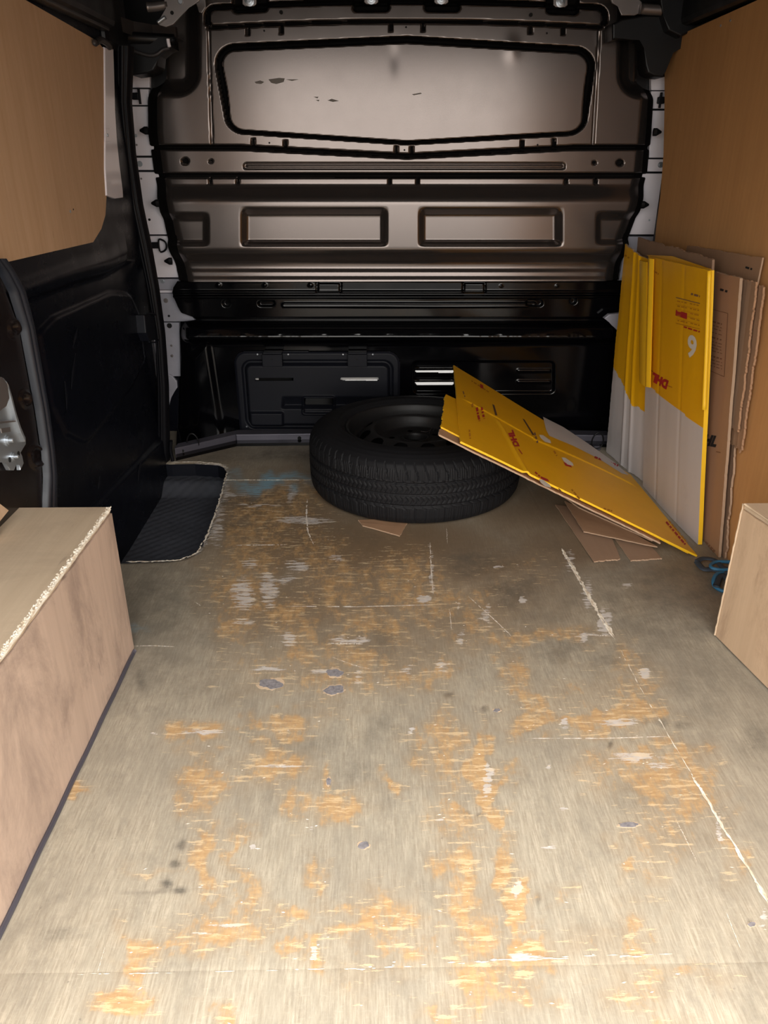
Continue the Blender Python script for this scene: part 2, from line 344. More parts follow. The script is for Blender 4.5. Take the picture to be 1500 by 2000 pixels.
WHITE = [(475,1160,22,36,1),(525,1150,19,40,1),(470,1215,28,8,.8),(560,1250,24,18,.9),(690,1252,48,9,.9),(595,1015,55,8,1.1),(568,965,9,22,.9),(430,965,55,4,.9),(415,1010,20,65,.8),(425,960,16,40,.8),(495,1100,20,11,.8),(580,1105,22,14,.9),(650,1088,22,10,.9),(560,1130,20,10,.8),(830,1168,12,7,1.3),(840,1115,5,50,.8),(1112,1095,12,22,.9),(1150,1165,10,30,.9),(1180,1215,10,32,1.2),(1150,1240,45,3,.9),(1142,1245,10,12,1.1),(1094,1412,11,14,1.1),(1205,1412,42,7,1.1),(400,1430,42,6,1.1),(545,1498,45,5,1),(1240,1480,55,12,.9),(1290,1495,30,8,.8),(955,1520,9,40,1.15),(1012,1737,8,18,1.3),(612,1858,10,20,1),(430,1808,55,4,1.1),(390,1822,30,3,.9),(1030,1870,38,9,1.3),(1250,1315,14,12,1.1),(905,1240,7,20,.8),(860,1300,16,16,.7),(800,1305,14,14,.7),(1022,1170,7,6,1.3),(525,1308,50,4,1),(500,1655,5,8,1.2),(975,1105,8,3,1),(1230,1145,10,5,1),(807,1425,8,8,1.1),(600,1620,5,5,1),(630,1310,20,5,.8),(700,1320,10,22,.7),(300,1433,10,3,.9),(1490,1790,8,30,.8),(1070,1500,4,8,.7),(955,1195,7,30,.7),(1075,1655,14,8,.7),(1410,1625,8,35,.9),(500,985,50,3,.9),(860,1600,10,4,1),(1095,1580,12,6,.6),(950,1210,20,3,.6),(890,1185,3,30,.7)]
GRIME = [(310,1180,80,90,.6),(350,1330,150,60,.35),(700,1200,300,130,.38),(1120,1240,230,110,.42),(1320,1170,180,110,.65),(560,1060,200,80,.3),(700,1480,200,110,.22),(1380,1330,120,90,.35),(1020,1110,140,60,.5),(480,880,120,20,.4),(740,1255,50,50,.7),(380,1160,70,60,.6),(1000,1145,60,45,.9),(950,1100,90,28,.9),(880,1225,50,30,.5),(1130,1185,60,40,.5),(1100,1275,60,28,.7),(1185,1285,45,28,.6),(330,1210,60,60,.5),(300,1300,60,40,.5),(1350,1150,110,60,.6),(1300,1250,80,50,.5),(1480,1440,30,50,.6),(600,1455,110,30,.45),(690,1500,40,45,.45),(120,1822,42,13,.7),(980,1730,30,50,.3),(1250,1560,60,40,.45),(760,1420,60,30,.4),(500,1440,60,20,.3),(1350,1600,60,50,.3),(640,1250,40,40,.5),(660,1180,30,30,.5),(700,1120,40,40,.4),(480,980,70,12,1.3),(460,1035,30,12,1.2),(560,890,90,10,.8),(420,900,60,8,.6),(530,1035,20,8,.7),(353,1653,8,7,1.1),(343,1683,10,9,1.2),(325,1731,10,8,1.2),(350,1744,12,7,1.1),(909,1589,11,7,1.1),(936,1590,8,5,1.1),(970,1386,8,4,1.5),(948,1385,6,5,1.2),(1035,1424,7,9,1),(875,1360,10,5,.9),(310,1744,60,3,.6),(1190,1455,5,8,1.1),(1468,1805,7,6,1.2),(1050,1755,4,14,1),(1335,1420,20,7,.8),(1290,1415,16,10,.8),(1260,1410,10,10,.6),(280,1330,14,34,.8),(1480,1900,30,100,.3),(560,1110,60,60,.35),(420,1240,50,40,.5),(1230,1100,120,30,.5)]
BROWN = [(700,1060,330,70,1.1),(1130,1060,160,60,1),(520,985,110,50,1.1),(1350,1130,120,70,.7),(450,1100,60,160,.5),(760,1080,120,60,.9),(330,1180,70,80,.25),(560,1010,190,90,1),(700,1110,200,90,.8),(560,1170,170,80,.8),(900,1080,260,60,.9),(1000,1150,160,80,.6),(700,1240,200,60,.5),(500,895,170,30,.35),(1050,1000,150,60,.9),(1250,1120,160,60,.35),(880,1200,120,60,.5)]
BLUE = [(520,944,70,12,1.8),(600,950,14,8,.8),(235+30,1225,25,8,.5)]
SCR = [([(560,1184),(700,1185),(845,1181)],1.6),([(1030,1442),(1180,1442),(1306,1438)],1.6),([(600,975),(598,1010),(602,1040),(612,1062)],3),([(1145,1240),(1196,1242)],1.5),([(640,1256),(712,1258)],2),([(840,1060),(842,1110),(846,1160)],2),([(872,1030),(874,1062)],1),([(1100,1080),(1120,1115),(1150,1165),(1178,1215),(1195,1240)],2.5),([(460,1065),(560,1064)],1.5),([(380,1175),(392,1183)],1),([(250,1262),(300,1261),(340,1263)],1.3),([(650,1284),(700,1302),(722,1306)],1),([(878,1190),(882,1230)],1.2),([(915,1165),(960,1205),(1000,1243)],1.5),([(1320,1600),(1345,1650),(1362,1685)],1.2),([(1418,1780),(1445,1850)],1.2),([(190,1900),(205,1850)],1)]
def vnoise(x, y, seed):
    xi = np.floor(x).astype(int); yi = np.floor(y).astype(int); fx = x-xi; fy = y-yi; fx = fx*fx*(3-2*fx); fy = fy*fy*(3-2*fy)
    T = np.random.default_rng(seed).random((256, 256)); g_ = lambda a, b: T[a % 256, b % 256]
    return (g_(xi, yi)*(1-fx)+g_(xi+1, yi)*fx)*(1-fy)+(g_(xi, yi+1)*(1-fx)+g_(xi+1, yi+1)*fx)*fy-.5
def mask(u, v, L, wp=26, fs=1.):
    o = np.zeros(u.shape); k_ = 1.18 if L is ORANGE else 1.
    L = [(a, b, c*k_, d*k_, s_) for a, b, c, d, s_ in L]
    du_ = sum(vnoise(u/(p*1.0), v/p, 11+i)*q for i, (p, q) in enumerate(((60, 1.2), (24, .8), (10, .5))))*wp
    dv_ = sum(vnoise(u/(p*1.2), v/p, 31+i)*q for i, (p, q) in enumerate(((60, 1.2), (24, .8), (10, .5))))*wp
    u = u+du_; v = v+dv_*fs
    for (a, b, c, d, s) in L: o = np.maximum(o, s*np.exp(-(((u-a)/c)**2+((v-b)/d)**2)**1.5*.7))
    return o
def floor_panel(corners, z0=0., res=.004, th=.012):
    """corners (x,y): near-left, near-right, far-right, far-left"""
    A, B, C_, D = [np.array(c, float) for c in corners]
    nx = max(2, int(np.linalg.norm(B-A)/res)); ny = max(2, int(np.linalg.norm(D-A)/res))
    s, t = np.meshgrid(np.linspace(0, 1, nx+1), np.linspace(0, 1, ny+1))
    XY = (A[None, None]*((1-s)*(1-t))[..., None]+B*(s*(1-t))[..., None]+C_*(s*t)[..., None]+D*((1-s)*t)[..., None])
    P = np.concatenate([XY, np.full(s.shape+(1,), z0)], -1)
    d = sdpoly(P[..., 0], P[..., 1], WELL)
    # snap verts near the step-well outline on to it (slightly ragged sawn edge)
    near = np.abs(d) < res*.75
    if near.any():
        e = 1e-4; gx = (sdpoly(P[..., 0]+e, P[..., 1], WELL)-d)/e; gy_ = (sdpoly(P[..., 0], P[..., 1]+e, WELL)-d)/e
        dd = d-.0012*wob(P[..., 1], 120, 3)
        P[..., 0] = np.where(near, P[..., 0]-gx*dd, P[..., 0]); P[..., 1] = np.where(near, P[..., 1]-gy_*dd, P[..., 1])
        dc = .25*(d[:-1, :-1]+d[1:, :-1]+d[:-1, 1:]+d[1:, 1:]); keep = dc > -.0002
        P[..., 2] -= .0035*(1-sst(np.abs(d), .002, .012))
    else: keep = np.ones((ny, nx), bool)
    # arrises slightly worn down
    e0 = np.minimum(np.minimum(s, 1-s)*np.linalg.norm(B-A), np.minimum(t, 1-t)*np.linalg.norm(D-A)); P[..., 2] -= .0004*(1-sst(e0, 0, .004))
    u, v = PR(P); a1 = np.ones(s.shape+(4,)); a2 = np.ones(s.shape+(4,))
    sc = np.zeros(u.shape)
    edge = (1-sst(np.abs(d), .0, .03))*.9*(u > 380) if near.any() else 0
    a1[..., 0] = mask(u, v, ORANGE, 44); a1[..., 1] = np.maximum(mask(u, v, WHITE, 14, .4), edge); a1[..., 2] = np.clip(mask(u, v, GRIME, 8), 0, 1)
    a2[..., 0] = mask(u, v, BLUE); a2[..., 1] = mask(u, v, BROWN)
    # skirt
    for k in (0, -1):
        pass
    return gridmesh('plywood_panel', P, 'worn_floor', floor, keep=keep, attrs={'stain': a1, 'stain2': a2})
sX = lambda y: .400+(1.396-y)*.05 if y < 1.396 else .400-(y-1.396)*.038
g = .0
floor_panel([(-.93, .2), (.93, .2), (.93, YN-g), (-.93, YN-g)])
floor_panel([(-.93, YN+g), (sX(YN)-g, YN+g), (sX(YF)-g, YF-g), (-.93, YF-g)])
floor_panel([(sX(YN)+g, YN+g), (.93, YN+g), (.93, YF-g), (sX(YF)+g, YF-g)])
floor_panel([(-.93, YF+g), (.93, YF+g), (.93, 2.95), (-.93, 2.95)])
box('subfloor', (-.52, .2, -.06), (.95, 2.95, -.006), 'raw_splinters', floor)
box('subfloor', (-.95, .2, -.06), (-.52, 1.70, -.006), 'raw_splinters', floor)
box('subfloor', (-.95, 2.50, -.06), (-.52, 2.95, -.006), 'raw_splinters', floor)
# small pale flecks of torn veneer lying across the grain
V = []; F = []
for (a, b, c, d, s_) in ORANGE+WHITE:
    for k in range(int(1+s_*c*d/1500)):
        u_ = random.gauss(a, c*.5); v_ = random.gauss(b, d*.5); ln = random.uniform(.0015, .008)*(1.5 if random.random() < .1 else 1); wd_ = random.uniform(.0004, .0013); p = FZ(u_, v_, .0007)
        if sdpoly(np.array(p[0]), np.array(p[1]), WELL) < .01 or not (.22 < p[1] < 2.5) or abs(p[0]) > .6: continue
        an = random.gauss(0, .22); dx = np.array([cos(an), sin(an), 0]); dy = np.array([-sin(an), cos(an), 0]); i = len(V)
        V += [p-dx*ln/2, p+dy*wd_, p+dx*ln/2, p-dy*wd_, p+np.array([0, 0, .0006])]; F += [(i+3, i+2, i+4), (i+2, i+1, i+4), (i+1, i, i+4), (i, i+3, i+4)]
tag(mesh('veneer_flecks', V, F, 'white_scratch', floor), kind='stuff')
# step well: rim wall and ribbed rubber bottom
V = []; F = []; n = len(WELL)
for p in WELL: V += [(p[0], p[1], -.004), (p[0]*1.0, p[1], -.085)]
for i in range(n): j = (i+1) % n; F.append((2*i, 2*j, 2*j+1, 2*i+1))
mesh('step_well_rim', V, F, 'black_plastic', floor)
gx, gy_ = np.meshgrid(np.linspace(-.93, -.50, 108), np.linspace(1.66, 2.46, 200))
gz = -.082+.0012*np.sin(gx*180)*np.sin(gy_*170)+.003*sst(wob(gx, 9, 1)*wob(gy_, 7, 2), .5, 1.6)+.035*sst(gy_, 2.33, 2.40)
gridmesh('step_mat', np.stack([gx, gy_, gz], -1), 'rubber_mat', floor)
# bare patches where the ply has worn through to the steel
def floor_blob(px, mat, name, z=.0008, jag=.25, n=26):
    us = [p[0] for p in px]; vs = [p[1] for p in px]; cu = (min(us)+max(us))/2; cv = (min(vs)+max(vs))/2; ru = (max(us)-min(us))/2; rv = (max(vs)-min(vs))/2; pts = []
    ph = random.uniform(0, 6)
    for k in range(34):
        a = 2*pi*k/34; f = 1+.13*sin(2*a+ph)+.08*sin(5*a+ph*2)+random.uniform(-jag, jag)*.35
        pts.append(FZ(cu+ru*f*cos(a)*(1+.3*abs(cos(a))*jag), cv+rv*f*sin(a), z))
    return prism(name, pts, (0, 0, 1), .0007, mat, floor)
for px in ([(508,1334),(520,1326),(545,1328),(550,1336),(540,1344),(515,1345)], [(640,1312),(658,1306),(668,1318),(650,1322)], [(635,1343),(665,1338),(670,1352),(655,1356)], [(1209,1606),(1248,1606),(1246,1613),(1216,1615)], [(700,1648),(714,1644),(720,1652),(708,1657)], [(964,1386),(977,1384),(974,1390),(965,1390)], [(1462,1802),(1472,1800),(1475,1808),(1466,1810)], [(638,1520),(644,1518),(646,1532),(640,1534)]):
    floor_blob([(a+(a-sum(p[0] for p in px)/len(px))*.06, b+(b-sum(p[1] for p in px)/len(px))*.15) for a, b in px], 'raw_wood', 'splintered_rim', .0006, .45)
    floor_blob(px, 'grey_metal_showing', 'bare_patch', .0011, .2)
def scratch(L, wd):
    t = np.linspace(0, 1, 40); P_ = np.array(L, float); cum = np.r_[0, np.cumsum(np.hypot(*np.diff(P_, axis=0).T))]; cum /= cum[-1]
    uu = np.interp(t, cum, P_[:, 0]); vv = np.interp(t, cum, P_[:, 1]); r = np.random.default_rng(int(P_[0, 0])); q = wd*.5*(.25+r.random(40))*np.sin(np.pi*np.clip(t, .02, .98))**.4
    dx = np.gradient(uu); dy = np.gradient(vv); n = np.hypot(dx, dy); jx = r.normal(0, .3, 40)
    A = FZ(uu-dy/n*q+jx, vv+dx/n*q, .0009); B = FZ(uu+dy/n*q+jx, vv-dx/n*q, .0009)
    V = np.concatenate([A, B]); F = [(i, i+1, 41+i, 40+i) for i in range(39) if r.random() > .1]
    mesh('scratch', V, F, 'white_scratch', floor)
for L, wd in SCR: scratch(L, wd*1.3)
# torn splinters along the board joints
def splinters(name, path, wd, step, parent, z=.0008, prob=.6, lift=.0012, mat='raw_splinters', lens=(.006, .03)):
    V = []; F = []; P = np.array(path, float)
    for a, b in zip(P[:-1], P[1:]):
        L = np.linalg.norm(b-a); k = 0
        while k < L:
            if random.random() < prob:
                t = k/L; c = a+(b-a)*t; d = (b-a)/L; ln = random.uniform(*lens); w_ = wd*random.uniform(.2, 1)
                nrm = np.array([-d[1], d[0], 0]) if abs(d[2]) < .5 else np.array([0, 1, 0]); off = nrm*random.uniform(-wd, wd)*.4
                i = len(V); zz = np.array([0, 0, z])
                V += [c+off+zz-d*ln/2, c+off+zz+nrm*w_/2, c+off+zz+d*ln/2, c+off+zz-nrm*w_/2, c+off+zz+np.array([0, 0, lift*random.uniform(.3, 1)])]
                F += [(i, i+3, i+4), (i+3, i+2, i+4), (i+2, i+1, i+4), (i+1, i, i+4)]
            k += step
    return tag(mesh(name, V, F, mat, parent), kind='stuff')
sp_path = lambda px: [FZ(u, v) for u, v in px]
splinters('seam_splinters', sp_path([(1098,1075),(1120,1110),(1150,1165),(1178,1212),(1196,1240)]), .009, .003, floor, prob=.8)
splinters('seam_splinters', sp_path([(1355,1520),(1400,1595),(1440,1660),(1500,1762)]), .006, .004, floor, prob=.75)
splinters('seam_splinters', sp_path([(1196,1240),(1260,1360),(1306,1438),(1355,1520)]), .003, .005, floor, prob=.35)
splinters('seam_splinters', sp_path([(700,1892),(860,1883),(1000,1875),(1130,1870),(1320,1865)]), .004, .005, floor, prob=.45, lens=(.004, .02))
splinters('seam_splinters', sp_path([(60,1905),(360,1900),(700,1892)]), .002, .008, floor, prob=.3, lens=(.004, .02))
splinters('seam_splinters', sp_path([(445,938),(520,938),(608,938)]), .003, .006, floor, prob=.8)
splinters('well_edge_splinters', sp_path([(443,925),(425,990),(405,1045),(385,1080),(352,1094),(300,1097),(250,1098)]), .006, .003, floor, prob=.6)
splinters('well_edge_splinters', sp_path([(340,903),(385,902),(428,906),(442,914)]), .008, .003, floor, prob=.9, mat='raw_splinters')

# ---------------- side shells
wl = tag(box('wall_left', (-.97, .2, -.1), (-.90, 2.95, 1.42), 'dark_trim'), kind='structure')
wr = tag(box('wall_right', (.88, .2, -.1), (.95, 2.95, 1.42), 'dark_trim'), kind='structure')
# plywood linings
Lp = [(50,0),(190,80),(203,96),(207,112),(206,200),(205,330),(208,385),(206,420),(198,447),(182,473),(0,515)]
pts = [SX(u, v, -.81) for u, v in Lp]; pts += [np.array([-.81, .25, .757]), np.array([-.81, .25, 1.245])]
prism('plywood_lining', pts, (1, 0, 0), .009, 'ply_lining_left', wl)
Rp = [(1480,0),(1330,67),(1331,76),(1315,84),(1308,98),(1298,130),(1298,200),(1296,300),(1290,380),(1282,440),(1279,470)]
pts = [np.array([.80, .25, 1.28])]+[SX(u, v, .80) for u, v in Rp]+[np.array([.80, 2.58, .35]), np.array([.80, 2.56, .0]), np.array([.80, .25, .0])]
prism('plywood_lining', pts, (-1, 0, 0), .009, 'ply_lining_right', wr)
box('wall_filler', (.812, .2, 0), (.88, 2.66, 1.28), 'dark_trim', wr)
for u, v in ((1408, 50), (1427, 40)): disc('screw', SX(u, v, .80), (-1, 0, 0), .003, .0015, 'zinc', wr, 12)
disc('screw', SX(137, 413, -.81), (1, 0, 0), .0035, .0015, 'zinc', wl, 12); disc('screw', SX(143, 409, -.81), (1, 0, 0), .002, .001, 'hole_black', wl, 10)

# ---------------- bulkhead (front wall)
wf_ = tag(box('wall_front', (-.95, 2.90, .56), (.95, 2.95, 1.42), 'dark_trim'), kind='structure')
Vt = np.array([0,100,140,200,260,340,400,450,500,548]); 
def edges(v):
    l = np.interp(v, [-60,0,60,140,200,260,305,340,400,460,500,548], [283,285,286,287,283,284,290,295,308,321,331,345])
    r = np.interp(v, [-60,0,60,140,200,260,340,400,433,470,545], [1290,1288,1286,1285,1283,1279,1272,1256,1246,1232,1214])
    return l, r
zs = np.arange(.5535, 1.42, .0025)
_, vrow = PR(np.stack([0*zs, 0*zs+2.72, zs], -1))
el, er = edges(vrow); XL = BY(el, vrow)[:, 0]; XR = BY(er, vrow)[:, 0]
nx = 460; s = np.linspace(0, 1, nx)[None]; X = XL[:, None]*(1-s)+XR[:, None]*s; Z = np.repeat(zs[:, None], nx, 1)
P = np.stack([X, np.full(X.shape, 2.72), Z], -1); u, v = PR(P)
du = u-795; arch = np.minimum(12*(du/385)**2, 15); va = v-arch
h = np.zeros(u.shape)
inb = sst(u, 402, 410)*(1-sst(u, 1172, 1180))
h -= .016*band(va, 38, 45, 1.5)*inb
fl = rr(u, va, 410, 9 , 1176, 37, 10); h -= .026*(sst(fl, 0, 3)*(va < 37)*(1-sst(fl, 9, 12)))
for (a, b, c) in ((455,522,16),(690,760,22),(830,898,22),(1068,1130,20)): h -= .024*(1-sst(rr(u, va, a, -60, b, c, 8), -2, 2))*(va < 37)
for a in (484, 549, 763.5, 826, 1036, 1100): h -= .010*band(u, a-3, a+3, 1)*band(va, 46, 61, 1)
h -= .003*band(va, 62, 63.5, 1)*inb*0
WP = [(460,125),(795,110),(1122,130),(1108,225),(795,243),(478,222)]
d = sdpoly(u, v, WP)-40; wd = np.interp(v, [180, 250], [14, 8])
h -= .028*sst(-d, 0, 4)*(1-sst(-d, wd-4, wd)); h -= .003*sst(-d, wd-4, wd)
h += .0016*np.exp(-((u-1000)/14)**2-((v-95)/22)**2)-.0012*np.exp(-((u-770)/10)**2-((v-110)/30)**2)
for (ua, ub) in ((407, 414), (1171, 1158)):
    uc = ua+(ub-ua)*np.clip((v-60)/220, 0, 1); h -= .009*band(u, uc-1.8, uc+1.8, 1)*(va > 46)*(v < 283)
vg = np.maximum(301-.052*np.abs(du), 284)
h -= .007*sst(v, vg, vg+3); h -= .020*band(v, vg, vg+8, 2)
for a in (494, 557, 774, 804, 1020, 1082): h -= .012*band(u, a-3, a+3, 1)*band(v, vg-15, vg+2, 1)
for (a, b, r) in ((360,315,7),(411,315,3.5),(1162,318,3.5),(1212,318,6.5)): h -= .012*(1-sst(np.hypot(u-a, v-b), r-1, r+1))
d = rr(u, v, 475, 318, 1105, 331, 5); h -= .008*band(d, -5, -.5, 1.2)
h += softprof(v, [337,341,347,349,361,366,386,394,486,494,512,518,527,531,541,545,549], np.array([0,-.016,-.016,-.004,-.004,0,.028,.032,.032,.026,-.004,-.006,-.006,.001,.001,.008,.008]))
for a in (409, 463, 761, 816, 1107, 1165): h -= .009*band(u, a-3, a+3, 1)*band(v, 347, 361, 1)
for (a, b, c, e) in ((472,404,757,480),(817,404,1096,480),(240,414,411,480),(1160,412,1400,478)):
    h -= .026*sst(v, b-2, b+19)*(1-sst(v, e-12, e+1))*sst(u, a-2, a+14)*(1-sst(u, c-15, c+2))
h -= .075*sst(-(rr(u, v, 100, -200, 378, 176, 34)), -16, 26); h -= .075*sst(-(rr(u, v, 1219, -200, 1500, 180, 34)), -16, 26)
ed = np.minimum(u-edges(v)[0], edges(v)[1]-u); h -= .035*(1-sst(ed, 0, 34))
P[..., 1] -= h
black_m = np.zeros(u.shape, bool)  # faces coloured black: grooves, bolt cutouts, notches, holes and both side borders
dW = sdpoly(u, v, WP)-40; black_m |= (dW < -1) & (dW > -wd+1)
black_m |= (va > 39) & (va < 44.5) & (inb > .5); black_m |= (v > vg+.5) & (v < vg+7.5) & (ed > 14); black_m |= (v > 339) & (v < 348) & (ed > 10)
black_m |= (va < 36) & (fl > 1) & (fl < 11)
for (a, b, c) in ((455,522,16),(690,760,22),(830,898,22),(1068,1130,20)): black_m |= (rr(u, va, a, -60, b, c, 8) < 0) & (va < 37)
for (a, b, r) in ((360,315,7),(411,315,3.5),(1162,318,3.5),(1212,318,6.5)): black_m |= np.hypot(u-a, v-b) < r-.5
for a in (484, 549, 763.5, 826, 1036, 1100): black_m |= (np.abs(u-a) < 2.6) & (va > 46) & (va < 61)
for a in (494, 557, 774, 804, 1020, 1082): black_m |= (np.abs(u-a) < 2.6) & (v > vg-14) & (v < vg+2)
for a in (409, 463, 761, 816, 1107, 1165): black_m |= (np.abs(u-a) < 2.6) & (v > 347) & (v < 360.5)
black_m |= ed < np.where(u < 795, 20, 14)
up = gridmesh('bulkhead_upper_panel', P, ['bulkhead_paint', 'groove_edge_black'], wf_, mi=black_m[:-1, :-1].astype(int))
# lower half
zs = np.arange(-.06, .5555, .0025); _, vrow = PR(np.stack([0*zs, 0*zs+2.72, zs], -1))
el = np.interp(vrow, [548,562,575,600,612,620,627,630,650,700,880], [345,336,334,345,352,374,380,350,347,350,346]); er = np.interp(vrow, [548,640,1000], [1225,1225,1215])
XL = BY(el, vrow)[:, 0]; XR = BY(er, vrow)[:, 0]; X = XL[:, None]*(1-s)+XR[:, None]*s; Z = np.repeat(zs[:, None], nx, 1)
P = np.stack([X, np.full(X.shape, 2.72), Z], -1); u, v = PR(P)
def soft2(v, xs, ys, sg):
    g_ = np.arange(xs[0]-20, xs[-1]+20, .5); y = np.interp(g_, xs, ys); k = np.exp(-.5*(np.arange(-20, 21)*.5/sg)**2); k /= k.sum()
    return np.interp(v, g_, np.convolve(np.pad(y, 20, 'edge'), k, 'valid'))
rail = soft2(v, [622,627,631,635,638,646,656,662,668,676,900], [-.02,-.034,-.032,-.004,.014,.022,.030,.020,-.002,-.012,-.018], 2.0)
endl = sst(u, 346, 372)*(1-sst(u, 1190, 1215)); rail = -.03+(rail+.03)*endl
h = np.where(v < 622, soft2(v, [549,551,569,572,575,578,581,584,622], [0,-.018,-.018,-.009,-.024,-.024,-.008,-.018,-.02], .9), rail)
d = rr(u, v, 550, 593, 1050, 602, 4); h += .006*band(d, -4.5, 0, 1.2)
for (a, c) in ((617, 666), (905, 950)): d = rr(u, v, a, 552, c, 574, 3); h -= .008*band(d, -3, 0, 1); h += .003*(d < -3)
for (a, b, r) in ((440,594,7),(1122,590,6)): h -= .015*(1-sst(np.hypot(u-a, v-b), r-1, r+1))
for (a, b, c, e) in ((503,590,535,600),(1030,588,1062,600)): h -= .015*(1-sst(rr(u, v, a, b, c, e, 5), -1, 1))
for (a, b, r) in ((425,558,6),(516,558,5),(606,558,6),(980,560,4),(1090,560,4)): h += .004*(1-sst(np.hypot(u-a, v-b), r-4, r))
h += .004*wob(u, .09, 5)*.12*((v > 650) & (v < 662))
h -= .010*sst(-rr(u, v, 806, 706, 1086, 772, 10), 0, 5)
for (a, b) in ((1010, 1080),):
    for q in (722, 744): h += .004*sst(-rr(u, v, a, q, b, q+10, 4), 0, 4)
h += .012*sst(-sdpoly(u, v, [(385,900),(372,700),(405,668),(440,900)]), -8, 8)*(v > 668)
P[..., 1] -= h
hole = np.zeros((len(zs)-1, nx-1), bool); uc = .25*(u[:-1, :-1]+u[1:, :-1]+u[:-1, 1:]+u[1:, 1:]); vc = .25*(v[:-1, :-1]+v[1:, :-1]+v[:-1, 1:]+v[1:, 1:])
for (a, b, c, e) in ((812,721,888,731),(812,745,888,755)): hole |= rr(uc, vc, a, b, c, e, 4) < 0
for (a, b, c, e) in ((500,738,570,745),(668,738,738,745)): hole |= rr(uc, vc, a, b, c, e, 2) < 0
gridmesh('bulkhead_lower_panel', P, 'bulkhead_lower_black', wf_, keep=~hole)
for (a, b) in ((716, 723), (741, 746)):
    p_, q_ = BY(806, b, 2.745), BY(895, a, 2.745); box('vent_blade', (p_[0], 2.740, p_[2]), (q_[0], 2.748, q_[2]), 'bulkhead_lower_black', wf_, .001)
# louvre lips over the two open vents
for q in (721, 745):
    a, b = BY(810, q-3, 2.735), BY(890, q-3, 2.735)
    tube('vent_lip', [a, (a+b)/2, b], .004, 'bulkhead_lower_black', wf_, sub=3)
box('wall_front_side', (-.95, 2.80, -.1), (-.70, 2.90, .56), 'dark_trim', wf_); box('wall_front_side', (.70, 2.80, -.1), (.95, 2.90, .56), 'dark_trim', wf_)
# access hatch
box('slot_light_block', (-.62, 2.775, .18), (-.36, 2.80, .36), 'hole_black', wf_)  # black plate added behind the left hatch slot to block daylight
zs = np.arange(float(BY(600, 846)[2]), float(BY(600, 682)[2]), .0022); xs = np.arange(float(BY(450, 760)[0]), float(BY(790, 760)[0]), .003)
X, Z = np.meshgrid(xs, zs); P = np.stack([X, np.full(X.shape, 2.728), Z], -1); u, v = PR(P)
uu = u+(v-690)*-.10*np.clip((600-u)/150, -0, 1)
do = rr(uu, v, 456, 686, 781, 880, 24); di = rr(uu, v, 474, 706, 764, 832, 16)
h = .004+.006*sst(-do, 0, 4)-.012*band(di, -3.5, 3, 1.5)+.008*sst(-di, 3, 8)
h -= .018*sst(-rr(u, v, 550, 795, 900, 870, 3), 0, 4)*0
h += .014*sst(-rr(uu, v, 480, 800, 552, 833, 5), 0, 4)
h -= .022*sst(-rr(u, v, 550, 770, 900, 797, 4), 0, 7)*sst(v, 765, 797)
h += .010*band(rr(u, v, 592, 772, 654, 806, 5), -3, 1, 1.2); h -= .022*sst(-rr(u, v, 594, 774, 652, 793, 4), 1, 4)
keep = np.ones((len(zs)-1, len(xs)-1), bool); uc = .25*(u[:-1, :-1]+u[1:, :-1]+u[:-1, 1:]+u[1:, 1:]); vc = .25*(v[:-1, :-1]+v[1:, :-1]+v[:-1, 1:]+v[1:, 1:])
doc = .25*(do[:-1, :-1]+do[1:, :-1]+do[:-1, 1:]+do[1:, 1:]); keep &= (doc < 0) & (vc < 843)
for a in (499, 665): keep &= ~((rr(uc, vc, a, 735, a+75, 741, 2) < 0))
P[..., 1] -= h
hatch = gridmesh('access_hatch', P, 'black_plastic', wf_, keep=keep)
for a in (532, 698):
    c = BY(a, 703, 2.70); bx0 = BY(a-19, 716, 2.70); bx1 = BY(a+19, 692, 2.70)
    box('latch', (bx0[0], 2.694, bx0[2]), (bx1[0], 2.722, bx1[2]), 'black_plastic', hatch, .002)
    q0 = BY(a-18, 692, 2.69); q1 = BY(a+18, 689, 2.69); box('latch', (q0[0], 2.690, q0[2]), (q1[0], 2.72, q1[2]+.001), 'black_plastic', hatch, .001)
    disc('screw', BY(a-1, 702, 2.694), (0, -1, 0), .003, .001, 'hole_black', hatch, 10)
for a, b in ((503,692),(563,692),(670,692),(728,692),(482,833)): disc('screw', BY(a, b, 2.718), (0, -1, 0), .0032, .002, 'zinc', hatch, 10)
a0 = BY(665, 742, 2.732); a1 = BY(740, 738, 2.732); box('paper_edge', (a0[0], 2.7325, a0[2]), (a1[0], 2.736, a1[2]+.003), 'label_white', wf_)
a0 = BY(499, 742, 2.732); a1 = BY(505, 739, 2.732); box('paper_edge', (a0[0], 2.7325, a0[2]), (a1[0], 2.736, a1[2]), 'label_white', wf_)
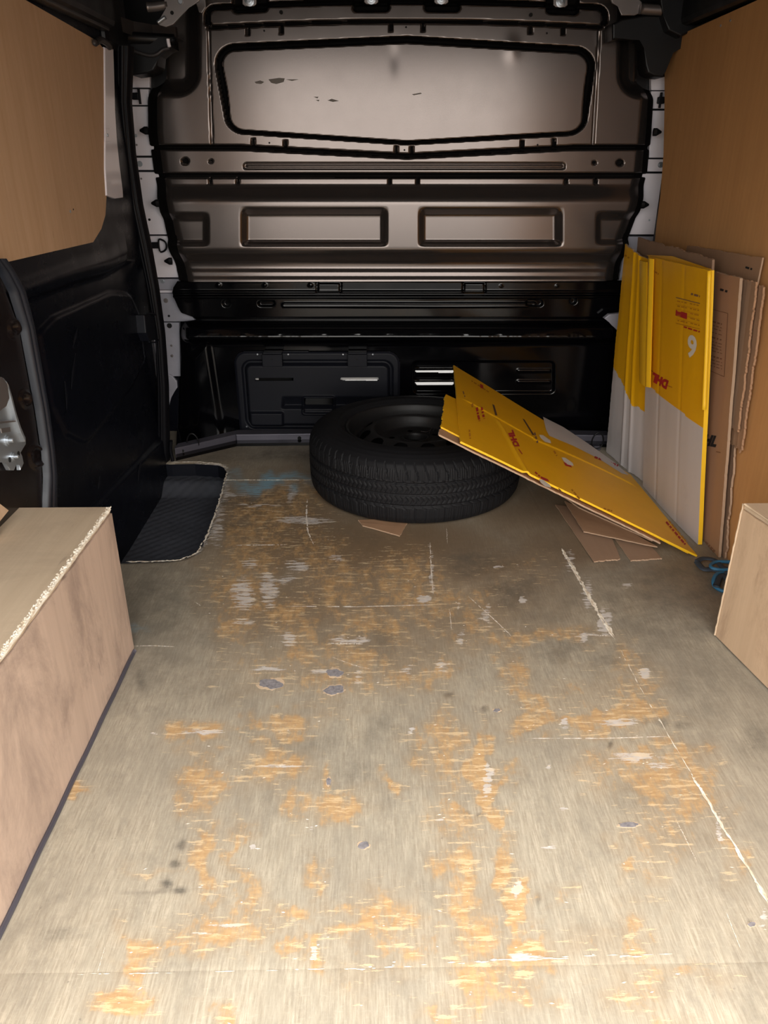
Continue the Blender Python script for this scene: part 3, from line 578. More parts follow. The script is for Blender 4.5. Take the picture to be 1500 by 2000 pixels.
# edge clips and top bolts
def cone(px, Y, side):
    p = BY(px[0], px[1], Y); V = []; ns = 10
    for (r, x) in ((.012, 0), (.012, .010), (.003, .026)):
        for k in range(ns): V.append((p[0]+side*x, p[1]+r*cos(2*pi*k/ns)*.6, p[2]+r*sin(2*pi*k/ns)))
    F = [(i*ns+k, i*ns+(k+1) % ns, (i+1)*ns+(k+1) % ns, (i+1)*ns+k) for i in range(2) for k in range(ns)]+[tuple(range(2*ns, 3*ns)), tuple(range(ns))[::-1]]
    return mesh('edge_clip', V, F, 'dark_trim', wf_)
for px in ((284, 255), (306, 397), (331, 510)): cone((px[0]+5, px[1]), 2.70, -1)
for px in ((1276, 258), (1252, 400)): cone(px, 2.70, 1)
for (a, b) in ((487, -2), (725, -6), (862, -6), (1095, 0)):
    pY('bolt_tab', [(a-14, b-25), (a+14, b-25), (a+14, b+10), (a+9, b+14), (a-9, b+14), (a-14, b+10)], 2.70, .006, 'bracket_grey', wf_, .002)
    disc('bolt', BY(a, b+4, 2.70), (0, -1, 0), .009, .006, 'zinc', wf_, 16, [(.014, 0), (.014, .001), (.009, .002), (.009, .006), (.005, .0065), (.005, .003)])
box('roof_crossmember', (-.66, 2.66, 1.385), (.66, 2.735, 1.42), 'bracket_grey', wf_, .004)
for (a, b) in ((549, 24), (1037, 29)): disc('screw', BY(a, b, 2.716), (0, -1, 0), .0055, .002, 'hole_black', wf_, 12)
for (a, b) in ((516, 60), (793, 53), (1068, 65), (526, 279), (790, 293), (1050, 283)): disc('screw', BY(a, b, 2.719), (0, -1, 0), .0028, .001, 'hole_black', wf_, 10)
# scuffs on the blank window panel
for px in ([(497,160),(508,157),(516,160),(510,164),(500,163)], [(524,155),(545,152),(556,153),(554,160),(540,164),(530,162)], [(558,155),(584,155),(570,158)], [(612,189),(622,189),(620,192)], [(617,195),(624,195),(622,198)], [(640,196),(648,193),(662,197),(650,199)], [(805,184),(822,181),(824,183),(808,186)]):
    q = [BY(a, b, 2.7218) for a, b in px]; prism('paint_scuff', q, (0, -1, 0), .0005, 'scuff_beige', up)
# base trim and tie-down rings
for a, b, c in (((343,894),(462,866), 0), ((462,866),(612,864), 1), ((612,864),(900,862), 2), ((900,862),(1190,868), 3)):
    A = FZ(*a); B = FZ(*b)
    prism('base_trim', [A, B, B+np.array([0, 0, .034]), A+np.array([0, 0, .034])], (0, -1, 0), .05, 'base_trim_metal', wf_, .003)
disc('bolt', FZ(585, 855, .017)-np.array([0, .0, 0]), (0, -1, 0), .007, .006, 'hole_black', wf_, 14)
disc('bolt', FZ(356, 880, .018), (.3, -1, 0), .006, .006, 'hole_black', wf_, 14)
cov = [FZ(*q, .012) for q in ((343,894),(462,866),(612,864),(900,862),(1195,868))]
prism('corner_cover', cov+[np.array([.80, 2.80, .012]), np.array([-.86, 2.80, .012])], (0, 0, 1), .011, 'bulkhead_lower_black', wf_)
pY('rail_end', [(1180,622),(1190,614),(1218,611),(1218,648),(1206,646),(1196,634)], 2.69, .02, 'body_dull', wf_, .003)
def tie(px, name='tie_down_ring', z=.0):
    c = FZ(px[0], px[1], z+.004); r = empty(name, c)
    pts = [c+np.array([.020*sin(t)*(1+.15*cos(t)), .012*(1-cos(t))*-.2-.012, .035-.030*cos(t)]) for t in np.linspace(0, 2*pi, 13)[:-1]]
    tube('ring', pts, .0028, 'dark_trim', r, closed=True)
    box('bracket', (c[0]-.016, c[1]-.012, c[2]-.003), (c[0]+.016, c[1]+.014, c[2]+.012), 'base_trim_metal', r, .003)
    return r
tag(tie((380, 878)), 'black metal D-ring standing on the far left corner of the load floor', 'tie-down ring')
tag(tie((1163, 876)), 'dark metal tie-down beside the foot of the yellow and white cardboard', 'tie-down ring')

# ---------------- pale body metal strips beside the bulkhead
def strip(px, mat, name='body_panel', Y=2.775): return pY(name, px, Y, .02, mat, wf_, .0015)
strip([(250,140),(292,140),(292,171),(250,171)], 'body_white'); strip([(250,174),(290,174),(290,205),(250,205)], 'body_white')
strip([(250,208),(300,208),(300,304),(250,304)], 'body_white'); strip([(255,308),(306,308),(306,332),(255,332)], 'body_white')
strip([(258,336),(318,336),(330,458),(262,458)], 'body_white'); strip([(265,461),(332,461),(350,542),(280,542)], 'body_white')
strip([(290,545),(352,545),(345,566),(300,566)], 'body_dull'); strip([(295,567),(345,567),(342,572),(296,572)], 'body_white')
strip([(298,573),(340,573),(346,600),(352,610),(374,616),(382,628),(300,628)], 'body_dull'); strip([(300,630),(350,630),(352,735),(300,735)], 'body_dull')
strip([(300,737),(350,737),(346,900),(300,900)], 'door_black'); pY('body_panel', [(322,728),(336,734),(345,745),(346,757),(334,775),(328,800),(322,800)], 2.765, .01, 'body_dull', wf_, .002)
box('pillar_backing', (-.95, 2.80, -.1), (-.66, 2.88, 1.42), 'dark_trim', wf_); box('pillar_backing', (.66, 2.80, .45), (.95, 2.88, 1.42), 'dark_trim', wf_)
for (a, b, r, mt) in ((265,265,.005,'zinc'),(273,320,.009,'zinc'),(267,283,.003,'bracket_grey'),(276,349,.003,'bracket_grey'),(292,429,.004,'hole_black'),(318,549,.008,'zinc'),(324,587,.008,'bracket_grey'),(331,636,.009,'hole_black'),(335,675,.004,'bracket_grey'),(336,695,.005,'bracket_grey'),(330,617,.004,'hole_black')):
    disc('bolt', BY(a, b, 2.775), (0, -1, 0), r, .004, mt, wf_, 16, [(r, 0), (r, .002), (r*.6, .002), (r*.6, .005)])
# right-hand strips
strip([(1272,150),(1305,150),(1305,176),(1272,176)], 'body_white'); strip([(1272,178),(1305,178),(1305,212),(1272,212)], 'body_white')
strip([(1270,216),(1305,216),(1305,308),(1268,308)], 'body_white'); strip([(1262,311),(1305,311),(1305,335),(1262,335)], 'body_white'); strip([(1240,339),(1305,339),(1300,458),(1225,458)], 'body_white'); strip([(1225,462),(1300,462),(1295,600),(1200,600)], 'body_dull')
for (a, b, r) in ((1290,322,.009),(1268,430,.003)): disc('bolt', BY(a, b, 2.775), (0, -1, 0), r, .004, 'zinc', wf_, 16, [(r, 0), (r, .002), (r*.6, .002), (r*.6, .005)])
for c0 in ((268, 188, 1), (1294, 196, -1)):
    r = empty('plastic_clip', BY(c0[0], c0[1], 2.76)); c = np.array(r.location); sgn = c0[2]
    box('clip_body', (c[0]-.016, c[1]-.008, c[2]-.010), (c[0]+.006, c[1]+.008, c[2]+.010), 'seal_black', r, .003)
    tube('clip_loop', [c+np.array([sgn*.008, -.004, q]) for q in (.022, .014, 0, -.014, -.022)], .004, 'seal_black', r)
    tag(r, 'small black plastic clip high on the pale metal strip, '+('left' if sgn > 0 else 'right')+' of the bulkhead', 'clip')
r = empty('lashing_ring', BY(305, 479, 2.76)); c = np.array(r.location)
box('ring_mount', (c[0]-.016, c[1]-.006, c[2]-.010), (c[0]+.010, c[1]+.008, c[2]+.010), 'seal_black', r, .002)
q = [c+np.array([.012, -.006, .017]), c+np.array([.026, -.008, .017]), c+np.array([.036, -.01, .008]), c+np.array([.036, -.01, -.008]), c+np.array([.026, -.008, -.018]), c+np.array([.012, -.006, -.018])]
tube('ring', q, .003, 'seal_black', r, closed=True)
tag(r, 'black D-shaped lashing ring on the white metal strip left of the ribbed bulkhead', 'lashing ring')
# ---------------- sliding door inner skin
ys = np.arange(1.49, 2.50, .004); zz = np.arange(-.085, 1.30, .004); Yg, Zg = np.meshgrid(ys, zz)
P = np.stack([np.full(Yg.shape, -.83), Yg, Zg], -1); u, v = PR(P)
crease = np.interp(u, [0, 40, 125, 200, 235], [602, 590, 560, 538, 520])
h = .0*u; up_ = 1-sst(v, crease-12, crease+6); side = sst(u, 232, 250)*(1-sst(v, 500, 560))
h += .016*np.maximum(up_, side); h += .006*np.exp(-((v-crease+28)/16.)**2)*(u < 235)
cd_ = sdpoly(u, v, [(92,655),(112,635),(215,590),(240,592),(252,620),(262,700),(240,745),(160,845),(140,835),(118,790)])-18
h += .008*sst(-cd_, -4, 4)
h += .012*sst(v, np.interp(u, [170, 318], [1000, 848])-4, np.interp(u, [170, 318], [1000, 848])+8)
h += .004*np.exp(-((u-265)/10)**2-((v-860)/40)**2)
P[..., 0] += h
door = gridmesh('door_1', P, 'door_black', flip=True); tag(door, kind='structure')
# pale scuffs rubbed on the door skin
def scuff(px, wpx=2):
    L = [];R = []
    for i, (a, b) in enumerate(px):
        t = 1-abs(2*i/(len(px)-1)-1); L.append((a-wpx*(.2+t)*.6, b)); R.append((a+wpx*(.2+t)*.6, b))
    q = [SX(a, b, -.816) for a, b in L+R[::-1]]; return prism('scuff_mark', q, (1, 0, 0), .0006, 'black_plastic', door)
for px in ([(148,690),(143,725),(140,760)], [(127,745),(131,775),(131,800)], [(152,640),(147,660),(143,680)], [(196,930),(194,945),(193,955)], [(275,900),(272,920),(270,940)]): scuff(px, 3)
V0 = [(283,616),(288,614),(304,616),(312,624),(315,640),(313,656),(306,664),(292,666),(286,650)]
pX('pull_cup', V0, -.795, .03, 'black_plastic', door, .004)
tube('cup_rim', [SX(a, b, -.790) for a, b in ((284,613),(300,613),(313,622),(317,640),(314,658),(304,668),(292,668))], .0025, 'black_plastic', door)
# bright painted frame beside the plywood
pX('door_frame_strip', [(205,92),(222,96),(223,150),(224,215),(228,270),(233,320),(240,370),(241,386),(225,388),(209,382),(206,330),(206,200)], -.826+.02, .01, 'body_white', door, .003)
pX('plate', [(206,251),(214,251),(215,277),(206,277)], -.803, .003, 'body_white', door, .0008); disc('rivet', SX(210, 264, -.803), (1, 0, 0), .004, .002, 'zinc', door, 12)
# ribbed rubber seals
def seal(name, rows, f, mat, ridges=3, amp=.004, n=60, th=.03):
    vs = np.array([r[0] for r in rows], float); a = np.array([r[1] for r in rows], float); b = np.array([r[2] for r in rows], float)
    vv = np.linspace(vs[0], vs[-1], n); t = np.linspace(0, 1, 25)[None]
    A = np.interp(vv, vs, a)[:, None]; B = np.interp(vv, vs, b)[:, None]; U = A*(1-t)+B*t; Vv = np.repeat(vv[:, None], 25, 1)
    Pp = f(U, Vv); rel = th*np.sqrt(np.clip(1-(2*t-1)**2, 0, 1))+amp*np.abs(np.sin(t*pi*ridges))
    return Pp, np.repeat(rel, n, 0)
Pp, rel = seal('s', [(92,227,262),(100,227,262),(200,230,258),(300,238,266),(400,253,280),(480,270,297),(560,288,311),(650,304,323),(750,308,330),(850,308,332),(905,304,332),(968,300,309)], lambda a, b: BY(a, b, 2.47), '', 3, .004, 90)
Pp[..., 1] -= rel; sl = gridmesh('trim_1', Pp, 'seal_black'); tag(sl, kind='structure')
Pp, rel = seal('s', [(505,-25,2),(530,-5,18),(570,16,40),(640,38,58),(720,53,72),(800,68,86),(880,80,97),(930,84,102),(1000,82,102)], lambda a, b: SX(a, b, -.80), '', 3, .004, 70, .014)
Pp[..., 0] += rel; sl = gridmesh('trim_2', Pp, 'rubber_seal', flip=True); tag(sl, kind='structure')
tube('seal_edge', [BY(a, b, 2.46) for a, b in ((334,860),(333,880),(337,905),(325,935),(312,965))], .006, 'seal_black', wf_)
# pillar panel left of the seal
zz = np.arange(-.0, .80, .005); ys = np.arange(.25, 1.56, .005); Yg, Zg = np.meshgrid(ys, zz); P = np.stack([np.full(Yg.shape, -.80), Yg, Zg], -1); u, v = PR(P)
h = -.03*sst(u, np.interp(v, [530, 640, 800, 900, 1000], [-5, 36, 66, 80, 82]), np.interp(v, [530, 640, 800, 900, 1000], [12, 56, 84, 97, 100]))
for (a, b, r) in ((50,780,9),(72,892,14),(28,640,10)):
    dd = np.hypot(u-a, (v-b)*.8); h += .006*np.exp(-((dd-r)/3.)**2)-.008*(1-sst(dd, r-5, r-1))
h += .002*wob(Zg, 8, 3)*wob(Yg, 6, 9)*.3
P[..., 0] += h
pil = gridmesh('trim_3', P, 'pillar_dark', flip=True); tag(pil, kind='structure')
prism('plywood_offcut', [SX(0, 984, -.785), SX(17, 997, -.785), SX(0, 1018, -.785), np.array([-.785, 1.10, .20]), np.array([-.785, 1.10, .285])], (1, 0, 0), .009, 'ply_box_right', pil)
# ---------------- cant rails, upper left and right
tr = tag(box('trim_4', (-.90, .2, 1.245), (-.775, 2.36, 1.42), 'dark_trim', None, .015), kind='structure')
box('rail_lip', (-.815, .2, 1.238), (-.79, 2.34, 1.262), 'rail_grey', tr, .003)
rp = np.array([FZ(a, b, 1.255) for a, b in ((60,-45),(110,-8),(155,26),(205,52),(262,70),(300,76),(345,80))]); rb = []
for t in np.linspace(0, len(rp)-1, 31): k = min(int(t), len(rp)-2); rb.append(rp[k]*(1-t+k)+rp[k+1]*(t-k))
rb = np.array(rb); nv_ = np.array([.25, .97, 0]); V = [p+o_ for o_ in ((0, 0, 0), (0, 0, .036), .012*nv_+(0, 0, .036), .012*nv_) for p in rb]; K = len(rb)
mesh('door_rail', V, [(a*K+i, a*K+i+1, ((a+1) % 4)*K+i+1, ((a+1) % 4)*K+i) for a in range(4) for i in range(K-1)]+[(0, K, 2*K, 3*K), (K-1, 4*K-1, 3*K-1, 2*K-1)], 'rail_grey', tr)
tube('door_rail_edge', [FZ(a, b, 1.25) for a, b in ((60,-20),(125,22),(190,58),(240,72),(340,78))], .016, 'dark_trim', tr, ns=6, sub=8)
box('corner_block', (-.93, 2.34, 1.20), (-.80, 2.56, 1.42), 'dark_trim', tr, .02)
pY('corner_shroud', [(252,60),(345,72),(332,74),(334,92),(322,96),(308,108),(306,128),(300,138),(288,143),(258,147),(230,120)], 2.58, .10, 'dark_trim', tr, .006)
tube('shroud_lip', [BY(a, b, 2.57) for a, b in ((236,92),(262,100),(290,108),(306,106),(318,97),(332,94))], .005, 'rail_grey', tr)
tube('shroud_catch', [BY(a, b, 2.56) for a, b in ((328,76),(329,84),(331,92))], .005, 'body_white', tr)
tube('rail_bump', [SX(a, b, -.80) for a, b in ((186,84),(196,78),(208,84),(214,92))], .008, 'rail_grey', tr)
br = empty('hinge_bracket', BY(335, 30, 2.52))
pY('plate', [(318,-6),(392,-6),(388,3),(368,14),(352,32),(338,48),(324,53),(312,50),(306,44),(318,30),(326,16)], 2.52, .008, 'bracket_grey', br, .002)
tube('arm', [BY(288, 14, 2.53), BY(305, 13, 2.53), BY(328, 9, 2.53)], .012, 'bracket_grey', br, sub=3)
tube('slot_pin', [BY(308, 44, 2.512), BY(316, 38, 2.512), BY(323, 33, 2.512)], .0045, 'zinc', br, sub=3)
disc('bolt', BY(353, 3, 2.52), (0, -1, 0), .007, .005, 'zinc', br, 14); disc('hole', BY(336, 25, 2.52), (0, -1, 0), .005, .001, 'hole_black', br, 12)
tag(br, 'grey pressed metal hinge bracket with a slot under the roof, above the left door rail', 'bracket')
tr = tag(box('trim_5', (.775, .2, 1.285), (.90, 2.70, 1.42), 'dark_trim', None, .015), kind='structure')
pY('corner_shroud', [(1196,46),(1215,36),(1262,28),(1310,34),(1345,38),(1345,88),(1312,100),(1300,140),(1296,151),(1278,149),(1265,143),(1261,130),(1262,92),(1252,74),(1225,72),(1196,78)], 2.62, .08, 'dark_trim', tr, .006)
pY('corner_shroud', [(1285,-20),(1400,-20),(1395,40),(1330,72),(1305,60),(1296,30)], 2.58, .10, 'dark_trim', tr, .006)
tube('rod', [BY(1250, 17, 2.60), BY(1275, 19, 2.60), BY(1304, 20, 2.60)], .014, 'bracket_grey', tr, sub=3)
pY('bracket_plate', [(1190,-12),(1240,-12),(1254,4),(1258,22),(1240,30),(1214,30),(1208,12),(1196,6)], 2.61, .006, 'bracket_grey', tr, .002)
pY('bracket_plate', [(376,-12),(400,-12),(402,14),(394,26),(388,24),(384,4)], 2.66, .006, 'bracket_grey', tr, .002)

# ================================================================== OBJECTS
# ---------------- left wheel-arch box
def panel_box(name, corners, zt, outer, mats, label, chip):
    """corners: near, far (x,y) of the inner face; outer x of the wall side"""
    (x0, y0), (x1, y1) = corners; r = empty(name, (x1, y1, 0)); sgn = 1 if x0 > outer else -1
    nrm = Vector((-(y1-y0), (x1-x0), 0)); nrm = nrm if nrm.x*sgn > 0 else -nrm
    jag = [(x0+(x1-x0)*t, y0+(y1-y0)*t) for t in np.linspace(0, 1, 60)]
    pts = [(x0, y0, 0.004), (x1, y1, .004)]+[(a, b, zt-.013+random.uniform(-.0012, .0006)) for a, b in jag[::-1]]
    prism('side_panel', pts, nrm, .012, mats[0], r)
    tp = [(a-sgn*(.002+random.uniform(0, .0025)), b, zt) for a, b in jag]+[(outer, y1+.0, zt), (outer, y0, zt)]
    prism('top_panel', tp, (0, 0, 1), .012, mats[1], r)
    e = prism('end_panel', [(x1-sgn*.013, y1-.001, .004), (outer, y1-.001, .004), (outer, y1-.001, zt-.013), (x1-sgn*.013, y1-.001, zt-.013)], (0, 1, 0), .012, mats[0], r)
    if chip:
        a = np.array([x0-sgn*.004, y0, zt-.003]); b = np.array([x1-sgn*.004, y1, zt-.003])
        sp = splinters('splintered_edge', [a, b], .008, .0011, r, z=.0022, prob=.9, lift=.0028, lens=(.003, .014))
        edge = [(np.array([x0+(x1-x0)*t-sgn*.004, y0+(y1-y0)*t, zt-.005])) for t in np.linspace(0, 1, 40)]
        tube('raw_edge', edge, lambda t: .0042*(1+.2*sin(t*90)*sin(t*37)), 'raw_splinters', r, ns=6, sub=1)
    return tag(r, label, 'plywood box')
LB = panel_box('wheel_arch_box', [(-.624, .25), (-.624, 1.358)], .331, -.80, ('ply_box_side', 'ply_box_top'), 'long pinkish plywood box over the left wheel arch with a chipped white edge', True)
tube('sealant_bead', [(-.621, y, .002+.001*sin(y*40)) for y in np.linspace(.25, 1.35, 30)], .0045, 'base_trim_metal', LB, ns=6, sub=2)
RB = panel_box('wheel_arch_box', [(.80, .25), (.623, 1.385)], .318, .80, ('ply_box_right', 'ply_box_top'), 'orange-brown plywood box over the right wheel arch beside the blue cord', False)
jag = [(.623+(.80-.623)*t, 1.385+(.25-1.385)*t) for t in np.linspace(0, .9, 40)]
tube('raw_edge', [np.array([a+.002, b, .316]) for a, b in jag], lambda t: .0022*(1+.2*sin(t*71)*sin(t*23)), 'raw_wood', RB, ns=6, sub=1)
tube('sealant_bead', [np.array([a-.004, b, .003]) for a, b in jag[9:]], .004, 'base_trim_metal', RB, ns=6, sub=1)
tube('raw_edge', [np.array([.6225+.0009*sin(z*210)*sin(z*47), 1.386, z]) for z in np.linspace(.004, .316, 30)], .002, 'raw_wood', RB, ns=6, sub=1)

# ---------------- spare wheel
WC = np.array([.015, 2.25, 0]); wheel = empty('spare_wheel', WC)
def lathe(prof, nth, keepf=None):
    prof = np.array(prof, float); th = np.linspace(0, 2*pi, nth+1)[None]; R = prof[:, :1]; Zp = prof[:, 1:]
    return th, R*np.ones_like(th), Zp*np.ones_like(th)
def dens(prof, st):
    out = [prof[0]]
    for a, b in zip(prof[:-1], prof[1:]):
        k = max(1, int(math.hypot(b[0]-a[0], b[1]-a[1])/st))
        out += [(a[0]+(b[0]-a[0])*i/k, a[1]+(b[1]-a[1])*i/k) for i in range(1, k+1)]
    return out
def smooth(prof, it=2):
    p = np.array(prof, float)
    for _ in range(it):
        q = p.copy(); q[1:-1] = (p[:-2]+2*p[1:-1]+p[2:])/4; p = q
    return p
TR = .327
prof = smooth(dens([(TR-.030, .004), (TR-.012, .012), (TR-.003, .028), (TR, .05), (TR+.001, .10), (TR, .15), (TR-.003, .168), (TR-.012, .186), (TR-.028, .197)], .0022), 3)
th, R, Zp = lathe(prof, 1200); a = th*np.ones_like(R); zc = Zp
dr = np.zeros(R.shape); gro = lambda z0, wd: band(zc, z0-wd, z0+wd, .0012)
for z0, wd in ((.068, .0028), (.101, .0028), (.134, .0028)): dr -= .006*gro(z0, wd)
per = lambda ph, k, wdt: (np.abs(((ph*k/(2*pi)) % 1)-.5) < wdt).astype(float)
sh = ((zc > .142)).astype(float)
dr -= .005*per(a+.02*np.sin((zc-.17)*60), 72, .055)*sh*(1-sst(zc, .186, .192)); dr -= .003*per(a, 288, .10)*((zc > .143) & (zc < .172))
lo = (zc < .060).astype(float); dr -= .004*per(a, 72, .05)*lo*(zc > .012); dr -= .0025*per(a, 288, .10)*((zc > .022) & (zc < .058))
for (z0, z1) in ((.070, .099), (.103, .132)):
    t = (zc-z0)/(z1-z0); zig = .030*np.abs(t-.5)*2
    dr -= .0035*per(a+zig, 140, .13)*((t > .12) & (t < .88))
for (z0, z1) in ((.134, .142), (.058, .066)): dr -= .003*per(a+(zc-z0)*4, 72, .10)*((zc > z0) & (zc < z1))
dr *= sst(R, TR-.030, TR-.012)
R = R+dr; P = np.stack([WC[0]+R*np.cos(a), WC[1]+R*np.sin(a), zc*np.ones_like(a)], -1)
gridmesh('tread', P, 'tyre_rubber', wheel, flip=True)
prof = smooth(dens([(TR-.028, .197), (TR-.040, .203), (TR-.043, .2055), (TR-.046, .2045), (.268, .209), (.252, .210), (.240, .208), (.238, .2100), (.234, .2095), (.232, .206), (.222, .2), (.214, .192), (.212, .175)], .003), 1)
th, R, Zp = lathe(prof, 240); a = th*np.ones_like(R); P = np.stack([WC[0]+R*np.cos(a), WC[1]+R*np.sin(a), Zp+0*a], -1); gridmesh('sidewall', P, 'tyre_rubber', wheel, flip=True)
prof = smooth(dens([(TR-.030, .004), (.28, .001), (.24, .003), (.215, .012), (.205, .03)], .006), 1)
th, R, Zp = lathe(prof, 160); a = th*np.ones_like(R); P = np.stack([WC[0]+R*np.cos(a), WC[1]+R*np.sin(a), Zp+0*a], -1); gridmesh('sidewall', P, 'tyre_rubber', wheel)
prof = smooth(dens([(.216, .186), (.2165, .196), (.213, .199), (.208, .196), (.203, .180), (.198, .150), (.190, .146), (.182, .150), (.172, .164), (.160, .176), (.146, .184), (.134, .187), (.126, .184), (.116, .164), (.108, .152), (.090, .150), (.050, .152), (.040, .158), (.036, .158), (.034, .150), (.034, .135)], .0022), 2)
th, R, Zp = lathe(prof, 480); a = th*np.ones_like(R); P = np.stack([WC[0]+R*np.cos(a), WC[1]+R*np.sin(a), Zp+0*a], -1)
R0 = .25*(R[:-1, :-1]+R[1:, :-1]+R[:-1, 1:]+R[1:, 1:]); a0 = .25*(a[:-1, :-1]+a[1:, :-1]+a[:-1, 1:]+a[1:, 1:]); 
kk = 12; ph = ((a0+radians(4))*kk/(2*pi)) % 1-.5; keep = ~((((ph*2*pi/kk*.158)/.022)**2+((R0-.158)/.017)**2) < 1)
for j in range(5):
    an = 2*pi*j/5+.5; keep &= ~(np.hypot(R0*np.cos(a0)-.072*cos(an), R0*np.sin(a0)-.072*sin(an)) < .0085)
rim = gridmesh('steel_rim', P, 'rim_black', wheel, keep=keep, flip=True)
prof = [(.205, .18), (.200, .10), (.17, .06), (.17, .03), (.20, .02)]
th, R, Zp = lathe(dens(prof, .01), 120); a = th*np.ones_like(R); gridmesh('rim_barrel', np.stack([WC[0]+R*np.cos(a), WC[1]+R*np.sin(a), Zp+0*a], -1), 'hole_black', wheel)
# chalky scribble on the disc
scr = [[(822,842),(834,843),(842,838),(848,826)], [(838,846),(843,836),(852,818)], [(846,842),(853,830),(857,836),(856,846)]]
for L in scr: tube('chalk_mark', [FZ(a_, b_, .1535) for a_, b_ in L], .0008, 'bracket_grey', rim, ns=5, flat=.4)
tag(wheel, 'spare van wheel, black tyre on a black steel rim, lying flat against the bulkhead', 'wheel')

# ---------------- cardboard
def bil(C, s, t):
    return C[0]*((1-s)*(1-t))[..., None]+C[1]*(s*(1-t))[..., None]+C[2]*(s*t)[..., None]+C[3]*((1-s)*t)[..., None]
class Board:
    """C = TL, TR, BR, BL world corners of the seen face; slab of thickness th going away from nrm side"""
    def __init__(b, name, C, mats, parent, th=.005, wave=.002, seed=1, relief=None, jag=(0, 0, 0, 0), nu=60, nv=90, matf=None, edge='card_edge', toward=None):
        C = [np.array(c, float) for c in C]; b.C = C
        n = np.cross(C[1]-C[0], C[3]-C[0]); n /= np.linalg.norm(n); tw = (CAM-C[0]) if toward is None else np.array(toward, float)
        if n@tw < 0: n = -n
        b.n = n; b.wave = wave; b.seed = seed; b.relief = relief
        s, t = np.meshgrid(np.linspace(0, 1, nu), np.linspace(0, 1, nv))
        r = np.random.default_rng(seed)
        def jg(x, k): return jag[k]*(wob(x, 23, seed+k)*.35+r.normal(0, .25, x.shape))
        S_ = s+jg(t[:, :1], 0)*(1-s)**6-jg(t[:, :1], 1)*s**6; T_ = t+jg(s[:1], 2)*(1-t)**6-jg(s[:1], 3)*t**6
        top = b.surf(S_, T_); bot = bil(C, S_, T_)+n*(b.disp(S_, T_)-th)[..., None]
        V = np.concatenate([top.reshape(-1, 3), bot.reshape(-1, 3)]); N = nu*nv; F = []; MI = []
        idx = np.arange(N).reshape(nv, nu); q = np.stack([idx[:-1, :-1], idx[:-1, 1:], idx[1:, 1:], idx[1:, :-1]], -1).reshape(-1, 4)
        tc_ = .25*(t[:-1, :-1]+t[1:, :-1]+t[:-1, 1:]+t[1:, 1:]); sc_ = .25*(s[:-1, :-1]+s[1:, :-1]+s[:-1, 1:]+s[1:, 1:])
        mi = (matf(sc_, tc_) if matf else np.zeros(tc_.shape)).reshape(-1).astype(int)
        nm = len(mats); F = [tuple(x) for x in q]+[tuple(x[::-1]+N) for x in q]; MI = list(mi)+[nm]*len(q)
        per_ = list(idx[0])+list(idx[1:, -1])+list(idx[-1, :-1][::-1])+list(idx[1:-1, 0][::-1])
        for i in range(len(per_)): a_, c_ = per_[i], per_[(i+1) % len(per_)]; F.append((a_, a_+N, c_+N, c_)); MI.append(nm)
        b.o = mesh(name, V, F, list(mats)+[edge], parent, False, MI)
    def disp(b, s, t):
        d = b.wave*(wob(s, 5, b.seed)*.5+wob(t, 4, b.seed+1)*.5)*.6
        if b.relief is not None: d = d+b.relief(s, t)
        return d
    def surf(b, s, t, off=0.):
        return bil(b.C, s, t)+b.n*(b.disp(s, t)+off)[..., None]
    def st(b, u, v):
        p = PL(u, v, b.C[0], b.n); s = np.full(np.shape(u), .5); t = s.copy()
        for _ in range(12):
            e = p-bil(b.C, s, t); ds = (b.C[1]-b.C[0])*(1-t)[..., None]+(b.C[2]-b.C[3])*t[..., None]; dt = (b.C[3]-b.C[0])*(1-s)[..., None]+(b.C[2]-b.C[1])*s[..., None]
            A = (ds*ds).sum(-1); B = (ds*dt).sum(-1); D = (dt*dt).sum(-1); x = (e*ds).sum(-1); y = (e*dt).sum(-1); det = A*D-B*B
            s = s+(D*x-B*y)/det; t = t+(A*y-B*x)/det
        return s, t
    def decal(b, name, px, faces, mat, off=.0007):
        px = np.array(px, float); s, t = b.st(px[:, 0], px[:, 1]); return mesh(name, b.surf(s, t, off), faces, mat, b.o)
    def poly(b, name, px, mat, off=.0007):
        return b.decal(name, px, [tuple(range(len(px)))], mat, off)
    def line(b, a, c, wpx, mat, name='printed_line', off=.0007):
        dx, dy = c[0]-a[0], c[1]-a[1]; L = math.hypot(dx, dy); nx_, ny_ = -dy/L*wpx/2, dx/L*wpx/2
        k = max(2, int(L/6)); t = np.linspace(0, 1, k); px = [(a[0]+dx*q+nx_, a[1]+dy*q+ny_) for q in t]+[(a[0]+dx*q-nx_, a[1]+dy*q-ny_) for q in t]
        return b.decal(name, px, [(i, i+1, k+i+1, k+i) for i in range(k-1)], mat, off)
    def text(b, txt, P0, P1, P2, mat, bold=.0, shear=0., name='printed_text'):
        """baseline start, baseline end, top-left corner (pixels of the photo, mapped on to the board)"""
        cu = bpy.data.curves.new('t', 'FONT'); cu.body = txt; cu.size = 1; cu.offset = bold; cu.shear = shear; cu.resolution_u = 3
        o = bpy.data.objects.new('t', cu); COL.objects.link(o); bpy.context.view_layer.update()
        dg = bpy.context.evaluated_depsgraph_get(); me = bpy.data.meshes.new_from_object(o.evaluated_get(dg)); bpy.data.objects.remove(o)
        n_ = len(me.vertices); co = np.zeros(n_*3); me.vertices.foreach_get('co', co); co = co.reshape(-1, 3)
        x = (co[:, 0]-co[:, 0].min())/np.ptp(co[:, 0]); y = (co[:, 1]-co[:, 1].min())/np.ptp(co[:, 1])
        u_ = P0[0]+(P1[0]-P0[0])*x+(P2[0]-P0[0])*y; v_ = P0[1]+(P1[1]-P0[1])*x+(P2[1]-P0[1])*y
        s, t = b.st(u_, v_); W_ = b.surf(s, t, .0008); me.vertices.foreach_set('co', W_.astype(np.float32).reshape(-1)); me.update()
        return link(name, me, mat, b.o)
